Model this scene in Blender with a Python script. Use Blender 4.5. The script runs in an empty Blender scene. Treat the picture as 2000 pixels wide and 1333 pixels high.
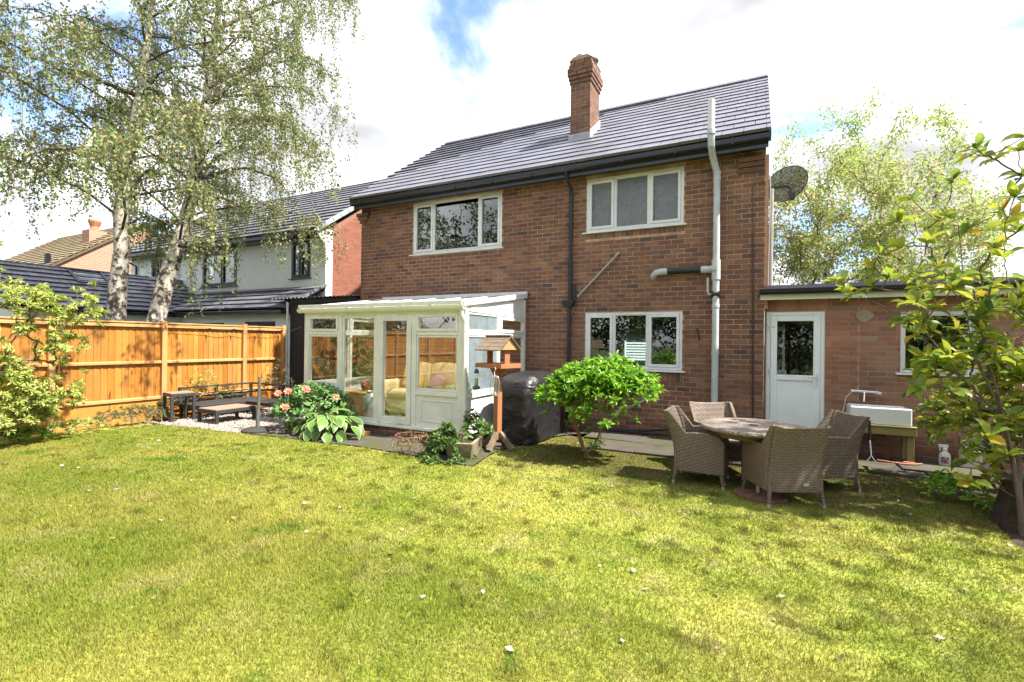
import bpy, math, random
import numpy as np
from mathutils import Vector, Matrix, Euler
sc = bpy.context.scene
COL = sc.collection
rng = np.random.default_rng(11); random.seed(11)
R = math.radians
# ------------------------------------------------------------------ camera
H = 1.70                      # camera height over the lawn
FPX = 941.0                   # focal length in photo pixels (photo 2000 wide)
YAW, PITCH, ROLL = R(26.918), R(0.0815), R(0.691)
_f = Vector((-math.sin(YAW)*math.cos(PITCH), math.cos(YAW)*math.cos(PITCH), math.sin(PITCH)))
_r0 = Vector((math.cos(YAW), math.sin(YAW), 0)); _u0 = _r0.cross(_f)
_r = _r0*math.cos(ROLL) + _u0*math.sin(ROLL); _u = -_r0*math.sin(ROLL) + _u0*math.cos(ROLL)
cd = bpy.data.cameras.new('camera'); cam = bpy.data.objects.new('camera', cd); COL.objects.link(cam)
cd.sensor_width = 36; cd.lens = 36*FPX/2000; cd.clip_start = .05; cd.clip_end = 2000
cam.matrix_world = Matrix(((_r.x,_u.x,-_f.x,0),(_r.y,_u.y,-_f.y,0),(_r.z,_u.z,-_f.z,H),(0,0,0,1)))
sc.camera = cam
CAMP = Vector((0,0,H))
# ------------------------------------------------------------------ sky, sun, exposure
SUN_EL, SUN_AZ = R(56), R(4)      # azimuth measured from +X towards +Y
w = bpy.data.worlds.new('World'); sc.world = w; w.use_nodes = True
nt = w.node_tree; N = nt.nodes; L = nt.links
for n in list(N): N.remove(n)
wo = N.new('ShaderNodeOutputWorld'); bg = N.new('ShaderNodeBackground'); L.new(bg.outputs[0], wo.inputs[0])
bg.inputs[1].default_value = .12
sky = N.new('ShaderNodeTexSky'); sky.sky_type = 'NISHITA'; sky.sun_disc = False
sky.sun_elevation = SUN_EL; sky.sun_rotation = math.pi/2 - SUN_AZ
tc = N.new('ShaderNodeTexCoord'); sx = N.new('ShaderNodeSeparateXYZ'); L.new(tc.outputs['Generated'], sx.inputs[0])
def wm(op, a, b=None, c=None):
    n = N.new('ShaderNodeMath'); n.operation = op
    for i, v in enumerate((a, b, c)):
        if v is None: continue
        if isinstance(v, (int, float)): n.inputs[i].default_value = v
        else: L.new(v, n.inputs[i])
    return n.outputs[0]
zz = wm('ADD', wm('MAXIMUM', sx.outputs[2], 0.0), .22)
cxy = N.new('ShaderNodeCombineXYZ'); L.new(wm('DIVIDE', sx.outputs[0], zz), cxy.inputs[0]); L.new(wm('DIVIDE', sx.outputs[1], zz), cxy.inputs[1])
cxy.inputs[2].default_value = 17.51
def wnoise(scale, det, rough, dist):
    n = N.new('ShaderNodeTexNoise'); n.inputs['Scale'].default_value = scale; n.inputs['Detail'].default_value = det
    n.inputs['Roughness'].default_value = rough; n.inputs['Distortion'].default_value = dist; L.new(cxy.outputs[0], n.inputs['Vector']); return n.outputs['Fac']
n1 = wnoise(1.35, 9, .58, .35); n2 = wnoise(1.5, 4, .5, .2)
cov = N.new('ShaderNodeMapRange'); cov.inputs[1].default_value = .325; cov.inputs[2].default_value = .475; cov.interpolation_type = 'SMOOTHSTEP'; L.new(n1, cov.inputs[0])
shade = N.new('ShaderNodeMapRange'); shade.inputs[1].default_value = .34; shade.inputs[2].default_value = .72; shade.inputs[3].default_value = 1.4; shade.inputs[4].default_value = 4.6; L.new(n2, shade.inputs[0])
cc = N.new('ShaderNodeVectorMath'); cc.operation = 'SCALE'; cc.inputs[0].default_value = (.975, .985, 1.02); L.new(shade.outputs[0], cc.inputs['Scale'])
bl = N.new('ShaderNodeVectorMath'); bl.operation = 'MULTIPLY'; L.new(sky.outputs[0], bl.inputs[0]); bl.inputs[1].default_value = (.50, .57, .74)
mx = N.new('ShaderNodeMix'); mx.data_type = 'RGBA'; L.new(cov.outputs[0], mx.inputs[0]); L.new(bl.outputs[0], mx.inputs[6]); L.new(cc.outputs[0], mx.inputs[7])
L.new(mx.outputs[2], bg.inputs[0])
sl = bpy.data.lights.new('sun', 'SUN'); sl.energy = 3.0; sl.angle = R(1.2); sl.color = (1, .93, .82)
so = bpy.data.objects.new('sun', sl); COL.objects.link(so)
sdir = Vector((math.cos(SUN_EL)*math.cos(SUN_AZ), math.cos(SUN_EL)*math.sin(SUN_AZ), math.sin(SUN_EL)))
so.rotation_euler = sdir.to_track_quat('Z', 'Y').to_euler(); so.location = (10, 2, 12)
sc.view_settings.view_transform = 'Standard'; sc.view_settings.look = 'None'; sc.view_settings.gamma = 1
sc.view_settings.exposure = 2.32; sc.view_settings.use_curve_mapping = False
sc.cycles.max_bounces = 8; sc.cycles.transparent_max_bounces = 16; sc.cycles.use_denoising = True
sc.cycles.caustics_reflective = False; sc.cycles.caustics_refractive = False
# ------------------------------------------------------------------ pixel -> place
def ray(u, v): return (_f + _r*((u-1000)/FPX) - _u*((v-666.5)/FPX))
def PY(u, v, Y): d = ray(u, v); return CAMP + d*(Y/d.y)
def PX(u, v, X): d = ray(u, v); return CAMP + d*(X/d.x)
def G(u, v, z=0.0): d = ray(u, v); return CAMP + d*((z-H)/d.z)
# ------------------------------------------------------------------ materials
MATS = {}
def mat(name, col, rough=.6, var=.2, scale=6, bump=.0, bscale=60, metal=0, rnd=0., cols=None, spec=.5, transl=0., stretch=(1,1,1), var2=None, bdist=.01, world=None):
    """procedural material: colour (or a ramp picked per piece) * noise, optional bump and leaf translucency"""
    if name in MATS: return MATS[name]
    m = bpy.data.materials.new(name); m.use_nodes = True; t = m.node_tree; n = t.nodes; l = t.links
    b = n['Principled BSDF']; out = n['Material Output']
    b.inputs['Roughness'].default_value = rough; b.inputs['Metallic'].default_value = metal; b.inputs['Specular IOR Level'].default_value = spec
    co = n.new('ShaderNodeTexCoord'); mp = n.new('ShaderNodeMapping'); mp.inputs['Scale'].default_value = stretch; l.new(co.outputs['Object'], mp.inputs[0])
    def math_(op, a, c=None):
        q = n.new('ShaderNodeMath'); q.operation = op
        for i, v in enumerate((a, c)):
            if v is None: continue
            if isinstance(v, (int, float)): q.inputs[i].default_value = v
            else: l.new(v, q.inputs[i])
        return q.outputs[0]
    rv = None
    if rnd or cols:
        at = n.new('ShaderNodeAttribute'); at.attribute_name = 'rnd'; oi = n.new('ShaderNodeObjectInfo')
        rv = math_('FRACT', math_('ADD', at.outputs['Fac'], oi.outputs['Random']))
    if cols:
        cr = n.new('ShaderNodeValToRGB'); e = cr.color_ramp.elements
        while len(e) < len(cols): e.new(.5)
        for i, c in enumerate(cols): e[i].position = i/(len(cols)-1); e[i].color = (*c, 1)
        l.new(rv, cr.inputs[0]); base = cr.outputs[0]
    else:
        rg = n.new('ShaderNodeRGB'); rg.outputs[0].default_value = (*col, 1); base = rg.outputs[0]
    nz = n.new('ShaderNodeTexNoise'); nz.inputs['Scale'].default_value = scale; nz.inputs['Detail'].default_value = 6; nz.inputs['Roughness'].default_value = .62
    vec = mp.outputs[0]
    if rv is not None:
        off = n.new('ShaderNodeVectorMath'); off.operation = 'ADD'; l.new(mp.outputs[0], off.inputs[0])
        cmb = n.new('ShaderNodeCombineXYZ')
        for i in range(3): l.new(math_('MULTIPLY', rv, 37.+11*i), cmb.inputs[i])
        l.new(cmb.outputs[0], off.inputs[1]); vec = off.outputs[0]
    l.new(vec, nz.inputs['Vector'])
    mr = n.new('ShaderNodeMapRange'); mr.inputs[1].default_value = .25; mr.inputs[2].default_value = .75; mr.inputs[3].default_value = 1-var; mr.inputs[4].default_value = 1+var; l.new(nz.outputs['Fac'], mr.inputs[0])
    fac = mr.outputs[0]
    if rnd:
        r2 = n.new('ShaderNodeMapRange'); r2.inputs[3].default_value = 1-rnd; r2.inputs[4].default_value = 1+rnd; l.new(math_('FRACT', math_('MULTIPLY', rv, 7.31)), r2.inputs[0]); fac = math_('MULTIPLY', fac, r2.outputs[0])
    sc_ = n.new('ShaderNodeVectorMath'); sc_.operation = 'SCALE'; l.new(base, sc_.inputs[0]); l.new(fac, sc_.inputs['Scale'])
    colout = sc_.outputs[0]
    if var2:      # a second, blotchy colour: (colour, scale, threshold, softness)
        c2, s2, th, sf = var2
        nb = n.new('ShaderNodeTexNoise'); nb.inputs['Scale'].default_value = s2; nb.inputs['Detail'].default_value = 5; nb.inputs['Roughness'].default_value = .65; l.new(mp.outputs[0], nb.inputs['Vector'])
        m3 = n.new('ShaderNodeMapRange'); m3.inputs[1].default_value = th; m3.inputs[2].default_value = th+sf; l.new(nb.outputs['Fac'], m3.inputs[0])
        mm = n.new('ShaderNodeMix'); mm.data_type = 'RGBA'; l.new(m3.outputs[0], mm.inputs[0]); l.new(colout, mm.inputs[6]); mm.inputs[7].default_value = (*c2, 1); colout = mm.outputs[2]
    if world:     # slow weathering over real positions: (scale, low, high)
        ge = n.new('ShaderNodeNewGeometry'); wn_ = n.new('ShaderNodeTexNoise'); wn_.inputs['Scale'].default_value = world[0]; wn_.inputs['Detail'].default_value = 6; wn_.inputs['Roughness'].default_value = .65; l.new(ge.outputs['Position'], wn_.inputs['Vector'])
        m4 = n.new('ShaderNodeMapRange'); m4.inputs[1].default_value = .32; m4.inputs[2].default_value = .68; m4.inputs[3].default_value = world[1]; m4.inputs[4].default_value = world[2]; l.new(wn_.outputs['Fac'], m4.inputs[0])
        s4 = n.new('ShaderNodeVectorMath'); s4.operation = 'SCALE'; l.new(colout, s4.inputs[0]); l.new(m4.outputs[0], s4.inputs['Scale']); colout = s4.outputs[0]
    l.new(colout, b.inputs['Base Color'])
    if bump:
        bz = n.new('ShaderNodeTexNoise'); bz.inputs['Scale'].default_value = bscale; bz.inputs['Detail'].default_value = 5; l.new(vec, bz.inputs['Vector'])
        bn = n.new('ShaderNodeBump'); bn.inputs['Strength'].default_value = bump; bn.inputs['Distance'].default_value = bdist; l.new(bz.outputs['Fac'], bn.inputs['Height']); l.new(bn.outputs[0], b.inputs['Normal'])
    if transl:
        tr = n.new('ShaderNodeBsdfTranslucent'); l.new(colout, tr.inputs[0]); ms = n.new('ShaderNodeMixShader'); ms.inputs[0].default_value = transl
        l.new(b.outputs[0], ms.inputs[1]); l.new(tr.outputs[0], ms.inputs[2]); l.new(ms.outputs[0], out.inputs[0])
    MATS[name] = m; return m
def glass(name, tint=(1,1,1), ior=1.9, rough=0., frost=0., bump=0., bscale=40, frostcol=(.5,.56,.6)):
    m = bpy.data.materials.new(name); m.use_nodes = True; t = m.node_tree; n = t.nodes; l = t.links; n.remove(n['Principled BSDF']); out = n['Material Output']
    tr = n.new('ShaderNodeBsdfTransparent'); tr.inputs[0].default_value = (*tint, 1); gl = n.new('ShaderNodeBsdfGlossy'); gl.inputs['Roughness'].default_value = rough
    gl.inputs[0].default_value = (.96,.98,.96,1)
    lw = n.new('ShaderNodeLayerWeight'); lw.inputs[0].default_value = .5; r0 = ((ior-1)/(ior+1))**2       # the same from both sides of the pane
    pw = n.new('ShaderNodeMath'); pw.operation = 'POWER'; l.new(lw.outputs['Facing'], pw.inputs[0]); pw.inputs[1].default_value = 5
    fr = n.new('ShaderNodeMath'); fr.operation = 'MULTIPLY_ADD'; l.new(pw.outputs[0], fr.inputs[0]); fr.inputs[1].default_value = 1-r0; fr.inputs[2].default_value = r0; ms = n.new('ShaderNodeMixShader'); l.new(fr.outputs[0], ms.inputs[0])
    co = n.new('ShaderNodeTexCoord')
    nz = n.new('ShaderNodeTexNoise'); nz.inputs['Scale'].default_value = bscale if bump else 1.3; l.new(co.outputs['Object'], nz.inputs[0])
    bn = n.new('ShaderNodeBump'); bn.inputs['Strength'].default_value = bump or .012; bn.inputs['Distance'].default_value = .02 if bump else .05; l.new(nz.outputs[0], bn.inputs['Height']); l.new(bn.outputs[0], gl.inputs['Normal'])
    base = tr.outputs[0]
    if frost:
        df = n.new('ShaderNodeBsdfDiffuse'); df.inputs[0].default_value = (*frostcol, 1); tl = n.new('ShaderNodeBsdfTranslucent'); tl.inputs[0].default_value = (*frostcol, 1)
        mt = n.new('ShaderNodeMixShader'); mt.inputs[0].default_value = .5; l.new(df.outputs[0], mt.inputs[1]); l.new(tl.outputs[0], mt.inputs[2])
        m2 = n.new('ShaderNodeMixShader'); l.new(tr.outputs[0], m2.inputs[1]); l.new(mt.outputs[0], m2.inputs[2])
        n2_ = n.new('ShaderNodeTexNoise'); n2_.inputs['Scale'].default_value = 5; n2_.inputs['Detail'].default_value = 8; l.new(co.outputs['Object'], n2_.inputs[0])
        r_ = n.new('ShaderNodeMapRange'); r_.inputs[1].default_value = .35; r_.inputs[2].default_value = .65; r_.inputs[3].default_value = frost*.6; r_.inputs[4].default_value = frost; l.new(n2_.outputs[0], r_.inputs[0]); l.new(r_.outputs[0], m2.inputs[0]); base = m2.outputs[0]
    l.new(base, ms.inputs[1]); l.new(gl.outputs[0], ms.inputs[2]); l.new(ms.outputs[0], out.inputs[0]); return m
def wicker(name, horiz, colr=(.165,.122,.09)):
    m = mat(name, colr, .55, .35, 30)
    t = m.node_tree; n = t.nodes; l = t.links; b = n['Principled BSDF']; co = n.new('ShaderNodeTexCoord'); s = n.new('ShaderNodeSeparateXYZ'); l.new(co.outputs['Object'], s.inputs[0])
    def q(op, a, c=None):
        k = n.new('ShaderNodeMath'); k.operation = op
        for i, v in enumerate((a, c)):
            if v is None: continue
            if isinstance(v, (int, float)): k.inputs[i].default_value = v
            else: l.new(v, k.inputs[i])
        return k.outputs[0]
    if horiz: a, z = s.outputs[0], s.outputs[1]
    else: a, z = q('ADD', s.outputs[0], s.outputs[1]), s.outputs[2]
    kz, ka = 2*math.pi/.034, 2*math.pi/.06
    row = q('FLOOR', q('MULTIPLY', z, 2/.034)); ph = q('MULTIPLY', q('MODULO', row, 2.0), math.pi)
    hgt = q('MULTIPLY', q('ABSOLUTE', q('SINE', q('MULTIPLY', z, kz))), q('ADD', .76, q('MULTIPLY', .24, q('SINE', q('ADD', q('MULTIPLY', a, ka), ph)))))
    bn = n.new('ShaderNodeBump'); bn.inputs['Strength'].default_value = .9; bn.inputs['Distance'].default_value = .008; l.new(hgt, bn.inputs['Height']); l.new(bn.outputs[0], b.inputs['Normal'])
    old = b.inputs['Base Color'].links[0].from_socket
    v = n.new('ShaderNodeVectorMath'); v.operation = 'SCALE'; l.new(old, v.inputs[0]); mr = n.new('ShaderNodeMapRange'); mr.inputs[3].default_value = .35; mr.inputs[4].default_value = 1.5; l.new(hgt, mr.inputs[0]); l.new(mr.outputs[0], v.inputs['Scale']); l.new(v.outputs[0], b.inputs['Base Color'])
    return m
# ------------------------------------------------------------------ mesh helpers
def link(o, parent=None, world=True):
    COL.objects.link(o)
    if parent is not None: o.parent = parent
    return o
ORG = {}                      # world origin of every thing / part, for children laid out in world coordinates
def org(o): return ORG.get(o.name, Vector((0,0,0))) if o is not None else Vector((0,0,0))
def tag(o, label=None, cat=None, group=None, kind=None):
    if label: o['label'] = label
    if cat: o['category'] = cat
    if group: o['group'] = group
    if kind: o['kind'] = kind
    return o
def thing(name, label, cat, loc=(0,0,0), rz=0, group=None):
    o = bpy.data.objects.new(name, None); o.empty_display_size = .1; COL.objects.link(o); o.location = loc; o.rotation_euler.z = rz
    if rz == 0: ORG[o.name] = Vector(loc)
    return tag(o, label, cat, group)
class MB:
    def __init__(s): s.v = []; s.f = []
    def add(s, vs, fs):
        k = len(s.v); s.v += [tuple(v) for v in vs]; s.f += [tuple(i+k for i in f) for f in fs]; return s
    def box(s, x0, x1, y0, y1, z0, z1, M=None):
        vs = [(x,y,z) for z in (z0,z1) for y in (y0,y1) for x in (x0,x1)]
        if M is not None: vs = [M@Vector(v) for v in vs]
        return s.add(vs, [(0,2,3,1),(4,5,7,6),(0,1,5,4),(2,6,7,3),(0,4,6,2),(1,3,7,5)])
    def bar(s, a, b, wx, wz, up=(0,0,1)):
        a = Vector(a); b = Vector(b); d = b-a; ln = d.length; d.normalize(); up = Vector(up)
        if abs(d.dot(up)) > .98: up = Vector((0,1,0))
        r = d.cross(up).normalized(); u = r.cross(d)
        vs = [p + r*(wx/2*i) + u*(wz/2*j) for p in (a,b) for j in (-1,1) for i in (-1,1)]
        return s.add(vs, [(0,2,3,1),(4,5,7,6),(0,1,5,4),(2,6,7,3),(0,4,6,2),(1,3,7,5)])
    def tube(s, pts, r, n=8, cap=True):
        pts = [Vector(p) for p in pts]; m = len(pts); rs = r if isinstance(r, (list,tuple)) else [r]*m
        vs = []; prev = None
        for i, p in enumerate(pts):
            d = (pts[min(i+1,m-1)] - pts[max(i-1,0)]).normalized()
            if prev is None:
                up = Vector((0,0,1)) if abs(d.z) < .9 else Vector((1,0,0)); a = d.cross(up).normalized()
            else: a = (prev - d*prev.dot(d)).normalized()
            prev = a; c = d.cross(a)
            vs += [p + (a*math.cos(2*math.pi*k/n) + c*math.sin(2*math.pi*k/n))*rs[i] for k in range(n)]
        fs = [(i*n+k, i*n+(k+1)%n, (i+1)*n+(k+1)%n, (i+1)*n+k) for i in range(m-1) for k in range(n)]
        if cap: fs += [tuple(range(n))[::-1], tuple((m-1)*n+k for k in range(n))]
        return s.add(vs, fs)
    def lathe(s, prof, c=(0,0,0), n=24, M=None):
        vs = []; 
        for r, z in prof:
            for k in range(n):
                p = Vector((r*math.cos(2*math.pi*k/n), r*math.sin(2*math.pi*k/n), z))
                if M is not None: p = M@p
                vs.append(p + Vector(c))
        m = len(prof); fs = [(i*n+k, i*n+(k+1)%n, (i+1)*n+(k+1)%n, (i+1)*n+k) for i in range(m-1) for k in range(n)]
        if prof[0][0] > 1e-4: fs.append(tuple(range(n))[::-1])
        if prof[-1][0] > 1e-4: fs.append(tuple((m-1)*n+k for k in range(n)))
        return s.add(vs, fs)
    def prism(s, poly, axis, a0, a1):
        """poly: 2-D outline in the other two axes (cyclic order), extruded along axis"""
        k = len(poly); vs = []
        for a in (a0, a1):
            for p, q in poly: vs.append({'x':(a,p,q),'y':(p,a,q),'z':(p,q,a)}[axis])
        fs = [tuple(range(k)), tuple(range(2*k-1,k-1,-1))] + [(i,i+k,(i+1)%k+k,(i+1)%k) for i in range(k)]
        return s.add(vs, fs)
    def build(s, name, m, parent=None, smooth=False, bevel=0., local=False, seg=2):
        o0 = Vector((0,0,0)) if local else org(parent)
        me = bpy.data.meshes.new(name); me.from_pydata([tuple(Vector(v)-o0) for v in s.v], [], s.f); me.materials.append(m)
        o = bpy.data.objects.new(name, me); link(o, parent); ORG[o.name] = o0
        import bmesh
        bm = bmesh.new(); bm.from_mesh(me); bmesh.ops.recalc_face_normals(bm, faces=bm.faces); bm.to_mesh(me); bm.free()
        if smooth: me.shade_smooth() if smooth is True else me.set_sharp_from_angle(angle=R(smooth))
        if smooth and smooth is not True:
            me.polygons.foreach_set('use_smooth', [True]*len(me.polygons)); me.set_sharp_from_angle(angle=R(smooth))
        if bevel:
            bv = o.modifiers.new('bevel', 'BEVEL'); bv.width = bevel; bv.segments = seg; bv.limit_method = 'ANGLE'; bv.angle_limit = R(40)
        return o
def top(o, label, cat, group=None):
    """turn a single mesh into a thing with its origin at its base"""
    me = o.data; co = np.empty(len(me.vertices)*3); me.vertices.foreach_get('co', co); co = co.reshape(-1,3)
    c = Vector(((co[:,0].min()+co[:,0].max())/2, (co[:,1].min()+co[:,1].max())/2, co[:,2].min()))
    me.vertices.foreach_set('co', (co-np.array(c)).ravel()); o.location = c; ORG[o.name] = c
    return tag(o, label, cat, group)
def struct(name, mb, m, **k): return tag(mb.build(name, m, **k), kind='structure')
def npmesh(name, verts, loops, m, parent=None, rnd=None, kind=None, smooth=False, offset=None):
    """verts (n,3), loops (f,k) of equal-sized polygons"""
    me = bpy.data.meshes.new(name); nf, k = loops.shape
    o0 = np.array(org(parent)) if offset is None else np.array(offset)
    me.vertices.add(len(verts)); me.vertices.foreach_set('co', (verts-o0).astype(np.float32).ravel())
    me.loops.add(nf*k); me.loops.foreach_set('vertex_index', loops.astype(np.int32).ravel())
    me.polygons.add(nf); me.polygons.foreach_set('loop_start', np.arange(0,nf*k,k,dtype=np.int32)); me.update(calc_edges=True)
    if rnd is not None: a = me.attributes.new('rnd','FLOAT','POINT'); a.data.foreach_set('value', rnd.astype(np.float32))
    me.polygons.foreach_set('use_smooth', np.full(nf, bool(smooth)))
    me.materials.append(m); o = bpy.data.objects.new(name, me); link(o, parent); ORG[o.name] = Vector(o0)
    if kind: o['kind'] = kind
    return o
def pieces(name, bverts, bfaces, Ms, m, parent, n_obj=300, smooth=False, rest=None, meshes=1, near=True):
    """alike pieces: the nearest n_obj as objects sharing one mesh, the others joined. Ms: (n,4,4) world matrices"""
    Ms = np.asarray(Ms, dtype=float)
    if len(Ms) == 0: return
    o0 = org(parent); d = np.linalg.norm(Ms[:,:3,3]-np.array(CAMP), axis=1); order = np.argsort(d) if near else np.arange(len(Ms))
    bv = np.asarray(bverts, float)
    me = bpy.data.meshes.new(name); me.from_pydata([tuple(v) for v in bv], [], [tuple(f) for f in bfaces]); me.materials.append(m)
    if smooth: me.polygons.foreach_set('use_smooth', [True]*len(me.polygons))
    T = Matrix.Translation(-o0)
    for i in order[:n_obj]:
        o = bpy.data.objects.new(name, me); COL.objects.link(o); o.parent = parent; o.matrix_local = T@Matrix(Ms[i].tolist())
    if len(order) > n_obj:
        K = Ms[order[n_obj:]]; h = np.c_[bv, np.ones(len(bv))]; V = np.einsum('nij,vj->nvi', K, h)[:,:,:3].reshape(-1,3)
        tris = []
        for f in bfaces:
            for k in range(1, len(f)-1): tris.append((f[0], f[k], f[k+1]))
        tris = np.array(tris); LP = (tris[None]+(np.arange(len(K))*len(bv))[:,None,None]).reshape(-1,3)
        r = np.repeat(rng.random(len(K)), len(bv))
        npmesh(rest or (name+'_field'), V, LP, m, parent, r, 'stuff', smooth)
def mats_from(pos, X, Y, Z, s=None):
    n = len(pos); M = np.zeros((n,4,4)); M[:,3,3] = 1; s = np.ones((n,3)) if s is None else s
    M[:,:3,0] = X*s[:,0:1]; M[:,:3,1] = Y*s[:,1:2]; M[:,:3,2] = Z*s[:,2:3]; M[:,:3,3] = pos; return M
def nrm(a): return a/np.maximum(np.linalg.norm(a, axis=-1, keepdims=True), 1e-9)
def leaf_mats(pos, dirs, ups, size, wid=1.):
    """leaf frames: Y along dirs, Z near ups"""
    Yv = nrm(dirs); Xv = nrm(np.cross(Yv, ups)); Zv = np.cross(Xv, Yv); s = np.stack([size*wid*rng.uniform(.8,1.2,len(size)), size, size*rng.uniform(.5,3.0,len(size))], 1); return mats_from(pos, Xv, Yv, Zv, s)
# unit leaf: base at 0, tip at y=1, half-width .5, folded and curved
LEAF_V = [(0,0,0),(-.13,.2,.03),(0,.22,-.02),(.13,.2,.03),(-.21,.55,.05),(0,.55,-.02),(.21,.55,.05),(-.13,.82,.0),(0,.82,-.05),(.13,.82,.0),(0,1,-.12)]
LEAF_F = [(0,2,1),(0,3,2),(1,2,5,4),(2,3,6,5),(4,5,8,7),(5,6,9,8),(7,8,10),(8,9,10)]
def rhombs(pos, dirs, ups, size, wid=.6):
    Yv = nrm(dirs); Xv = nrm(np.cross(Yv, ups)); Zv = np.cross(Xv, Yv); s = size[:,None]
    V = np.stack([pos, pos+Yv*s*.5-Xv*s*wid*.5+Zv*s*.06, pos+Yv*s, pos+Yv*s*.5+Xv*s*wid*.5+Zv*s*.06], 1)
    return V.reshape(-1,3)
def leaf_field(name, pos, dirs, ups, size, m, parent, wid=.6, rnd=None):
    V = rhombs(pos, dirs, ups, size, wid); n = len(pos); k = np.arange(n)*4
    LP = np.stack([k,k+1,k+2,k+3], 1); r = rng.random(n) if rnd is None else rnd
    return npmesh(name, V, LP, m, parent, np.repeat(r,4), 'stuff')
class Skel:
    """branch skeleton: every tip is joined to the nearest fitting node, radii follow the number of tips carried"""
    def __init__(s, trunk): s.p = [np.array(q, float) for q in trunk]; s.par = [-1]+list(range(len(trunk)-1)); s.tips = []
    def grow(s, tip, steps=5, sag=.0, jit=.03, minfrac=0.):
        tip = np.array(tip, float); P = np.array(s.p); b = P[0]; d = np.linalg.norm(P-tip, axis=1); db = np.linalg.norm(P-b, axis=1); dt = np.linalg.norm(tip-b)
        cost = d + .35*db + np.where(db > dt, 5, 0); i = int(np.argmin(cost + np.where(np.arange(len(P)) < minfrac, 9, 0)))
        a = P[i]; prev = i; ln = np.linalg.norm(tip-a)
        for k in range(1, steps+1):
            t = k/steps; q = a + (tip-a)*t; q[2] += sag*ln*4*t*(1-t)*.25
            if k < steps: q = q + rng.normal(0, jit*ln, 3)
            s.p.append(q); s.par.append(prev); prev = len(s.p)-1
        s.tips.append(prev); return prev
    def radii(s, rt, ex=.42):
        n = np.zeros(len(s.p))
        ch = set(s.par); 
        for i in range(len(s.p)): 
            if i not in ch: n[i] = 1
        for i in range(len(s.p)-1, 0, -1): n[s.par[i]] += n[i]
        return rt*np.maximum(n,1)**ex
    def mesh(s, name, rt, m, parent, sides=6, ex=.42, rmax=None):
        P = np.array(s.p); r = s.radii(rt, ex)
        if rmax: r = np.minimum(r, rmax)
        return segs(name, [(P[s.par[i]], P[i], r[s.par[i]] if r[s.par[i]] < 1.7*r[i] else r[i]*1.25, r[i]) for i in range(1, len(P))], m, parent, sides)
    def dir(s, i): return nrm(s.p[i]-s.p[s.par[i]])
def segs(name, S, m, parent, sides=5):
    A = np.array([q[0] for q in S]); B = np.array([q[1] for q in S]); ra = np.array([q[2] for q in S]); rb = np.array([q[3] for q in S])
    d = nrm(B-A); A = A - d*(ra*.4)[:,None]; up = np.where(np.abs(d[:,2:3]) < .9, np.array([[0,0,1.]]), np.array([[1.,0,0]])); a = nrm(np.cross(d, up)); c = np.cross(d, a)
    an = np.arange(sides)*2*np.pi/sides; ring = a[:,None]*np.cos(an)[None,:,None] + c[:,None]*np.sin(an)[None,:,None]
    V = np.concatenate([A[:,None]+ring*ra[:,None,None], B[:,None]+ring*rb[:,None,None]], 1).reshape(-1,3)
    k = np.arange(sides); q = np.stack([k,(k+1)%sides,(k+1)%sides+sides,k+sides],1); LP = (q[None]+(np.arange(len(S))*2*sides)[:,None,None]).reshape(-1,4)
    return npmesh(name, V, LP, m, parent, None, None, True)
# ------------------------------------------------------------------ palette
D = 9.0                        # rear wall plane of the house
BRICK = mat('house brick', None, .85, .28, 30, .55, 90, cols=[(.155,.073,.048),(.20,.096,.058),(.235,.125,.071),(.165,.072,.05),(.22,.11,.062),(.10,.067,.06),(.215,.092,.058)], rnd=.16, bdist=.006, var2=((.12,.07,.05), 26, .60, .15), world=(1.1,.72,1.2))
MORTAR = mat('house mortar', (.42,.285,.205), .95, .3, 12, .5, 120, bdist=.004, world=(1.6,.55,1.25))
EBRICK = mat('extension brick', None, .85, .3, 25, .6, 80, cols=[(.30,.15,.10),(.35,.18,.115),(.26,.135,.095),(.37,.16,.10),(.31,.20,.14),(.26,.125,.09)], rnd=.16, bdist=.006, var2=((.14,.12,.055), 1.6, .58, .12), world=(1.5,.72,1.12))
EMORTAR = mat('extension mortar', (.38,.25,.18), .95, .3, 12, .5, 120, bdist=.004)
CBRICK = mat('chimney brick', None, .85, .3, 30, .5, 90, cols=[(.14,.075,.05),(.21,.105,.065),(.17,.09,.06),(.12,.07,.055)], rnd=.15, bdist=.006)
NBRICK = mat('neighbour brick', None, .85, .15, 20, .3, 60, cols=[(.235,.083,.052),(.265,.102,.066),(.215,.075,.048)], rnd=.08)
NMORTAR = mat('neighbour mortar', (.27,.13,.09), .95, .2, 10)
TILE = mat('grey roof tile', None, .42, .12, 14, .2, 70, cols=[(.125,.127,.16),(.145,.147,.18),(.135,.135,.168)], rnd=.06, bdist=.003, world=(1.3,.8,1.15))
UPVC = mat('white plastic frame', (.72,.745,.75), .32, .04, 3, .0, world=(4,.86,1.03))
CREAM = mat('cream plastic', (.70,.72,.62), .35, .06, 4)
BLACKP = mat('black plastic', (.012,.013,.018), .3, .2, 9)
FASCIA = mat('blue black fascia', (.035,.04,.052), .35, .15, 6)
GREYPIPE = mat('pale grey pipe', (.44,.48,.50), .5, .16, 7, .05, 40)
LEAD = mat('lead flashing', (.30,.32,.35), .5, .3, 9, .2, 30)
DARKROOM = mat('dim room', (.10,.095,.09), .9, .2, 3)  # darkness of the unlit rooms put into one dark colour
GLASS = glass('window glass', (.92,.95,.93), 1.75)
GLASSD = glass('dark window glass', (.55,.6,.6), 2.1)
OBSC = glass('obscure glass', (.6,.65,.68), 2.0, .12, .62, .9, 42, (.24,.27,.31))
CONG = glass('conservatory glass', (.95,.96,.94), 2.0)
FROSTG = glass('frosted glass', (.85,.92,.95), 1.8, .03, .62, frostcol=(.46,.55,.60))  # patchy, partly diffuse blue grey pane
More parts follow.
